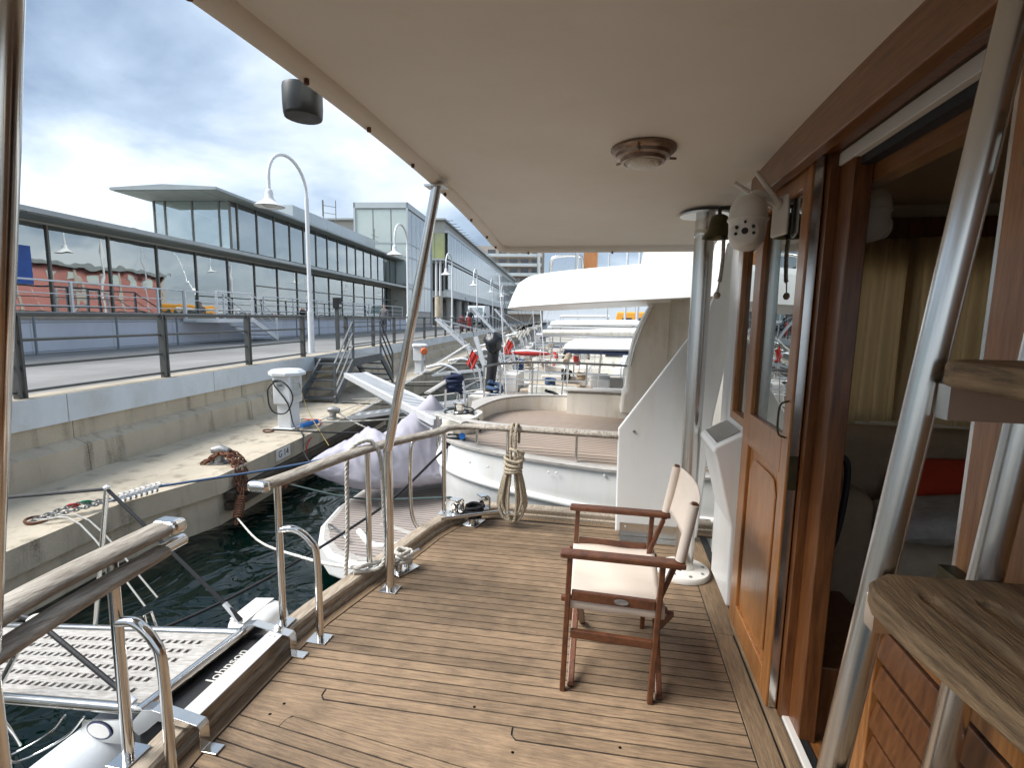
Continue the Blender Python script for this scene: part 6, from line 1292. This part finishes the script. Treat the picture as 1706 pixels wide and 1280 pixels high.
# ================================================================== road life: van, people, hydrants, meter post
vu, vv = 56., 9.3
vn = thing('delivery_van', 'white delivery van parked on the quay road facing the camera', 'van', Q((vu, vv, ROAD)))
prof = [(0, .42), (0, .98), (.10, 1.12), (.95, 1.32), (1.62, 2.25), (1.9, 2.42), (5.6, 2.45), (5.7, 2.3), (5.7, .42)]
def vz(s, w_): return [Vector((vu+a, vv+w_, ROAD+b)) for a, b in prof]
MB(Q).loft([vz(0, -1.0), vz(0, -.93)]+[vz(0, .93), vz(0, 1.0)]).build('body', W['whitepaint'], vn, 30, bevel=.06)
ws_ = [(1.0, 1.36), (1.60, 2.20)]
MB(Q).add([(vu+ws_[0][0]-.035, vv-.85, ROAD+ws_[0][1]), (vu+ws_[0][0]-.035, vv+.85, ROAD+ws_[0][1]), (vu+ws_[1][0]-.035, vv+.72, ROAD+ws_[1][1]), (vu+ws_[1][0]-.035, vv-.72, ROAD+ws_[1][1])], [(0, 1, 2, 3)]).build('windscreen', mat('van_glass', (.22, .28, .28), .08, coat=.6), vn)
MB(Q).bx(vu-.05, vu+.03, vv-.98, vv+.98, ROAD+.30, ROAD+.62).build('bumper', W['darkplastic'], vn, bevel=.03); MB(Q).bx(vu-.012, vu+.05, vv-.5, vv+.5, ROAD+.68, ROAD+.84).build('grille', W['ink'], vn)
for s in (-1, 1):
    MB(Q).bx(vu-.02, vu+.12, vv+s*.78-.15, vv+s*.78+.15, ROAD+.74, ROAD+.95).build('headlight', W['greypanel'], vn, bevel=.03); MB(Q).bx(vu+1.0, vu+1.12, vv+s*1.12-.10, vv+s*1.12+.10, ROAD+1.35, ROAD+1.65).build('mirror', W['darkplastic'], vn, bevel=.03)
    for du in (.9, 4.5):
        R = Matrix.Rotation(pi/2, 3, 'X'); wl_ = MB(Q).lathe([(.2, -.11), (.33, -.11), (.345, -.06), (.345, .06), (.33, .11), (.2, .11)], (vu+du, vv+s*.90, ROAD+.345), 20, R).build('wheel', W['black'], vn, 40)
        MB(Q).lathe([(.02, -.115), (.19, -.115), (.2, .115), (.02, .115)], (vu+du, vv+s*.90, ROAD+.345), 16, R).build('rim', W['alu'], wl_, 40)
    MB(Q).bx(vu+1.25, vu+2.1, vv+s*1.0-.012, vv+s*1.0+.012, ROAD+1.4, ROAD+2.05).build('side_window', bpy.data.materials['van_glass'], vn)
def person_mat(name, bands):                          # shoes, trousers, top, skin, hair by height
    m = bpy.data.materials.new(name); m.use_nodes = True; t = m.node_tree; b = t.nodes['Principled BSDF']; b.inputs['Roughness'].default_value = .8
    tcn = t.nodes.new('ShaderNodeTexCoord'); sp_ = t.nodes.new('ShaderNodeSeparateXYZ'); dv = t.nodes.new('ShaderNodeMath'); dv.operation = 'DIVIDE'; dv.inputs[1].default_value = 1.8; rp_ = t.nodes.new('ShaderNodeValToRGB'); rp_.color_ramp.interpolation = 'CONSTANT'
    t.links.new(tcn.outputs['Object'], sp_.inputs[0]); t.links.new(sp_.outputs[2], dv.inputs[0]); t.links.new(dv.outputs[0], rp_.inputs[0]); t.links.new(rp_.outputs[0], b.inputs[0])
    el = rp_.color_ramp.elements; el[0].position = 0; el[0].color = (*bands[0][1], 1); el[1].position = bands[1][0]; el[1].color = (*bands[1][1], 1)
    for p, c in bands[2:]: e_ = el.new(p); e_.color = (*c, 1)
    return m
def person(label, u, v, rz, m, stride=.12):
    J = {'pel': (0, 0, .95), 'chest': (.02, 0, 1.32), 'neck': (.03, 0, 1.50), 'head': (.05, 0, 1.62), 'crown': (.045, 0, 1.74)}
    ed = [('pel', 'chest'), ('chest', 'neck'), ('neck', 'head'), ('head', 'crown')]; rad = {'pel': (.155, .12), 'chest': (.17, .12), 'neck': (.06, .06), 'head': (.10, .085), 'crown': (.06, .05)}
    for s, n_ in ((1, 'l'), (-1, 'r')):
        J.update({'hip'+n_: (0, .09*s, .88), 'kn'+n_: (.05+stride*s*.5, .10*s, .48), 'an'+n_: (stride*s-.02, .10*s, .09), 'to'+n_: (stride*s+.14, .11*s, .035), 'sh'+n_: (.02, .19*s, 1.40), 'el'+n_: (-.02-stride*s*.4, .25*s, 1.12), 'wr'+n_: (.10-stride*s*.5, .24*s, .90), 'ha'+n_: (.14-stride*s*.5, .235*s, .82)})
        ed += [('pel', 'hip'+n_), ('hip'+n_, 'kn'+n_), ('kn'+n_, 'an'+n_), ('an'+n_, 'to'+n_), ('chest', 'sh'+n_), ('sh'+n_, 'el'+n_), ('el'+n_, 'wr'+n_), ('wr'+n_, 'ha'+n_)]
        rad.update({'hip'+n_: (.095, .10), 'kn'+n_: (.065, .065), 'an'+n_: (.048, .048), 'to'+n_: (.04, .03), 'sh'+n_: (.065, .065), 'el'+n_: (.048, .048), 'wr'+n_: (.034, .034), 'ha'+n_: (.035, .025)})
    ks = list(J); me = bpy.data.meshes.new('person'); me.from_pydata([J[k_] for k_ in ks], [(ks.index(a), ks.index(b)) for a, b in ed], []); o = bpy.data.objects.new('person', me); COL.objects.link(o)
    o.modifiers.new('skin', 'SKIN'); 
    if not me.skin_vertices:
        bpy.context.view_layer.objects.active = o; o.select_set(True); bpy.ops.mesh.customdata_skin_add(); o.select_set(False)
    for i, k_ in enumerate(ks): me.skin_vertices[0].data[i].radius = rad[k_]; me.skin_vertices[0].data[i].use_root = (k_ == 'pel')
    sb2 = o.modifiers.new('sub', 'SUBSURF'); sb2.levels = 1; sb2.render_levels = 2
    bpy.context.view_layer.update(); m2 = bpy.data.meshes.new_from_object(o.evaluated_get(bpy.context.evaluated_depsgraph_get())); o.modifiers.clear(); o.data = m2
    m2.polygons.foreach_set('use_smooth', [True]*len(m2.polygons)); m2.materials.clear(); m2.materials.append(m)
    o.location = Q((u, v, ROAD)); o.rotation_euler = (0, 0, rz); return tag(o, label, 'person', 'people on the quay road')
person('person in a black top and blue jeans walking on the quay road by the van', 43.5, 7.5, -1.6, person_mat('black_top_jeans', [(0, (.02, .02, .02)), (.05, (.05, .09, .18)), (.53, (.012, .012, .016)), (.845, (.45, .26, .18)), (.93, (.03, .02, .015))]))
person('person in grey clothes standing half hidden behind the leaning steel post', 27.6, 9.6, 1.4, person_mat('grey_clothes', [(0, (.02, .02, .02)), (.05, (.10, .10, .12)), (.53, (.20, .19, .19)), (.845, (.45, .26, .18)), (.93, (.20, .17, .14))]), .05)
for i, (u, v, h, m_) in enumerate(((40.0, 7.05, 1.15, W['red']), (38.2, 7.25, 1.2, mat('dull_red_paint', (.20, .03, .03), .6)))):
    t = thing('fire_hydrant', ['bright red hydrant post by the railing before the van', 'dull dark red hydrant post left of the bright one'][i], 'hydrant', Q((u, v, ROAD)), 'red hydrant posts'); c = (u, v, ROAD)
    MB(Q).lathe([(.17, 0), (.17, .05), (.11, .07), (.11, .22)], c, 16).build('foot', W['ink'], t, 40); MB(Q).lathe([(.15, .22), (.16, .25), (.23, h-.35), (.23, h-.2), (.18, h-.1), (.10, h-.02), (.02, h)], c, 18).build('body', m_, t, 40)
    MB(Q).tube([(u, v-.33, ROAD+h-.42), (u, v+.33, ROAD+h-.42)], .07, 10).build('outlet', m_, t, 50)
mp_ = thing('meter_post', 'black meter box on a post standing behind the steel stairs', 'post', Q((14.2, 7.4, ROAD)))
mpq = PV(562, 505, 6.95); MB(Q).bx(mpq.x-.05, mpq.x+.05, 6.92, 7.02, ROAD, mpq.z-.17).build('post', W['fence'], mp_); MB(Q).bx(mpq.x-.13, mpq.x+.13, 6.86, 7.05, mpq.z-.168, mpq.z+.17).build('box', W['ink'], mp_, bevel=.015); MB(Q).bx(mpq.x-.09, mpq.x+.09, 6.85, 6.859, mpq.z-.12, mpq.z-.04).build('display', W['greypanel'], mp_)
mp_.location = Q((mpq.x, 6.97, ROAD)); 
for ch_ in mp_.children: ch_.matrix_parent_inverse = wm(mp_).inverted()
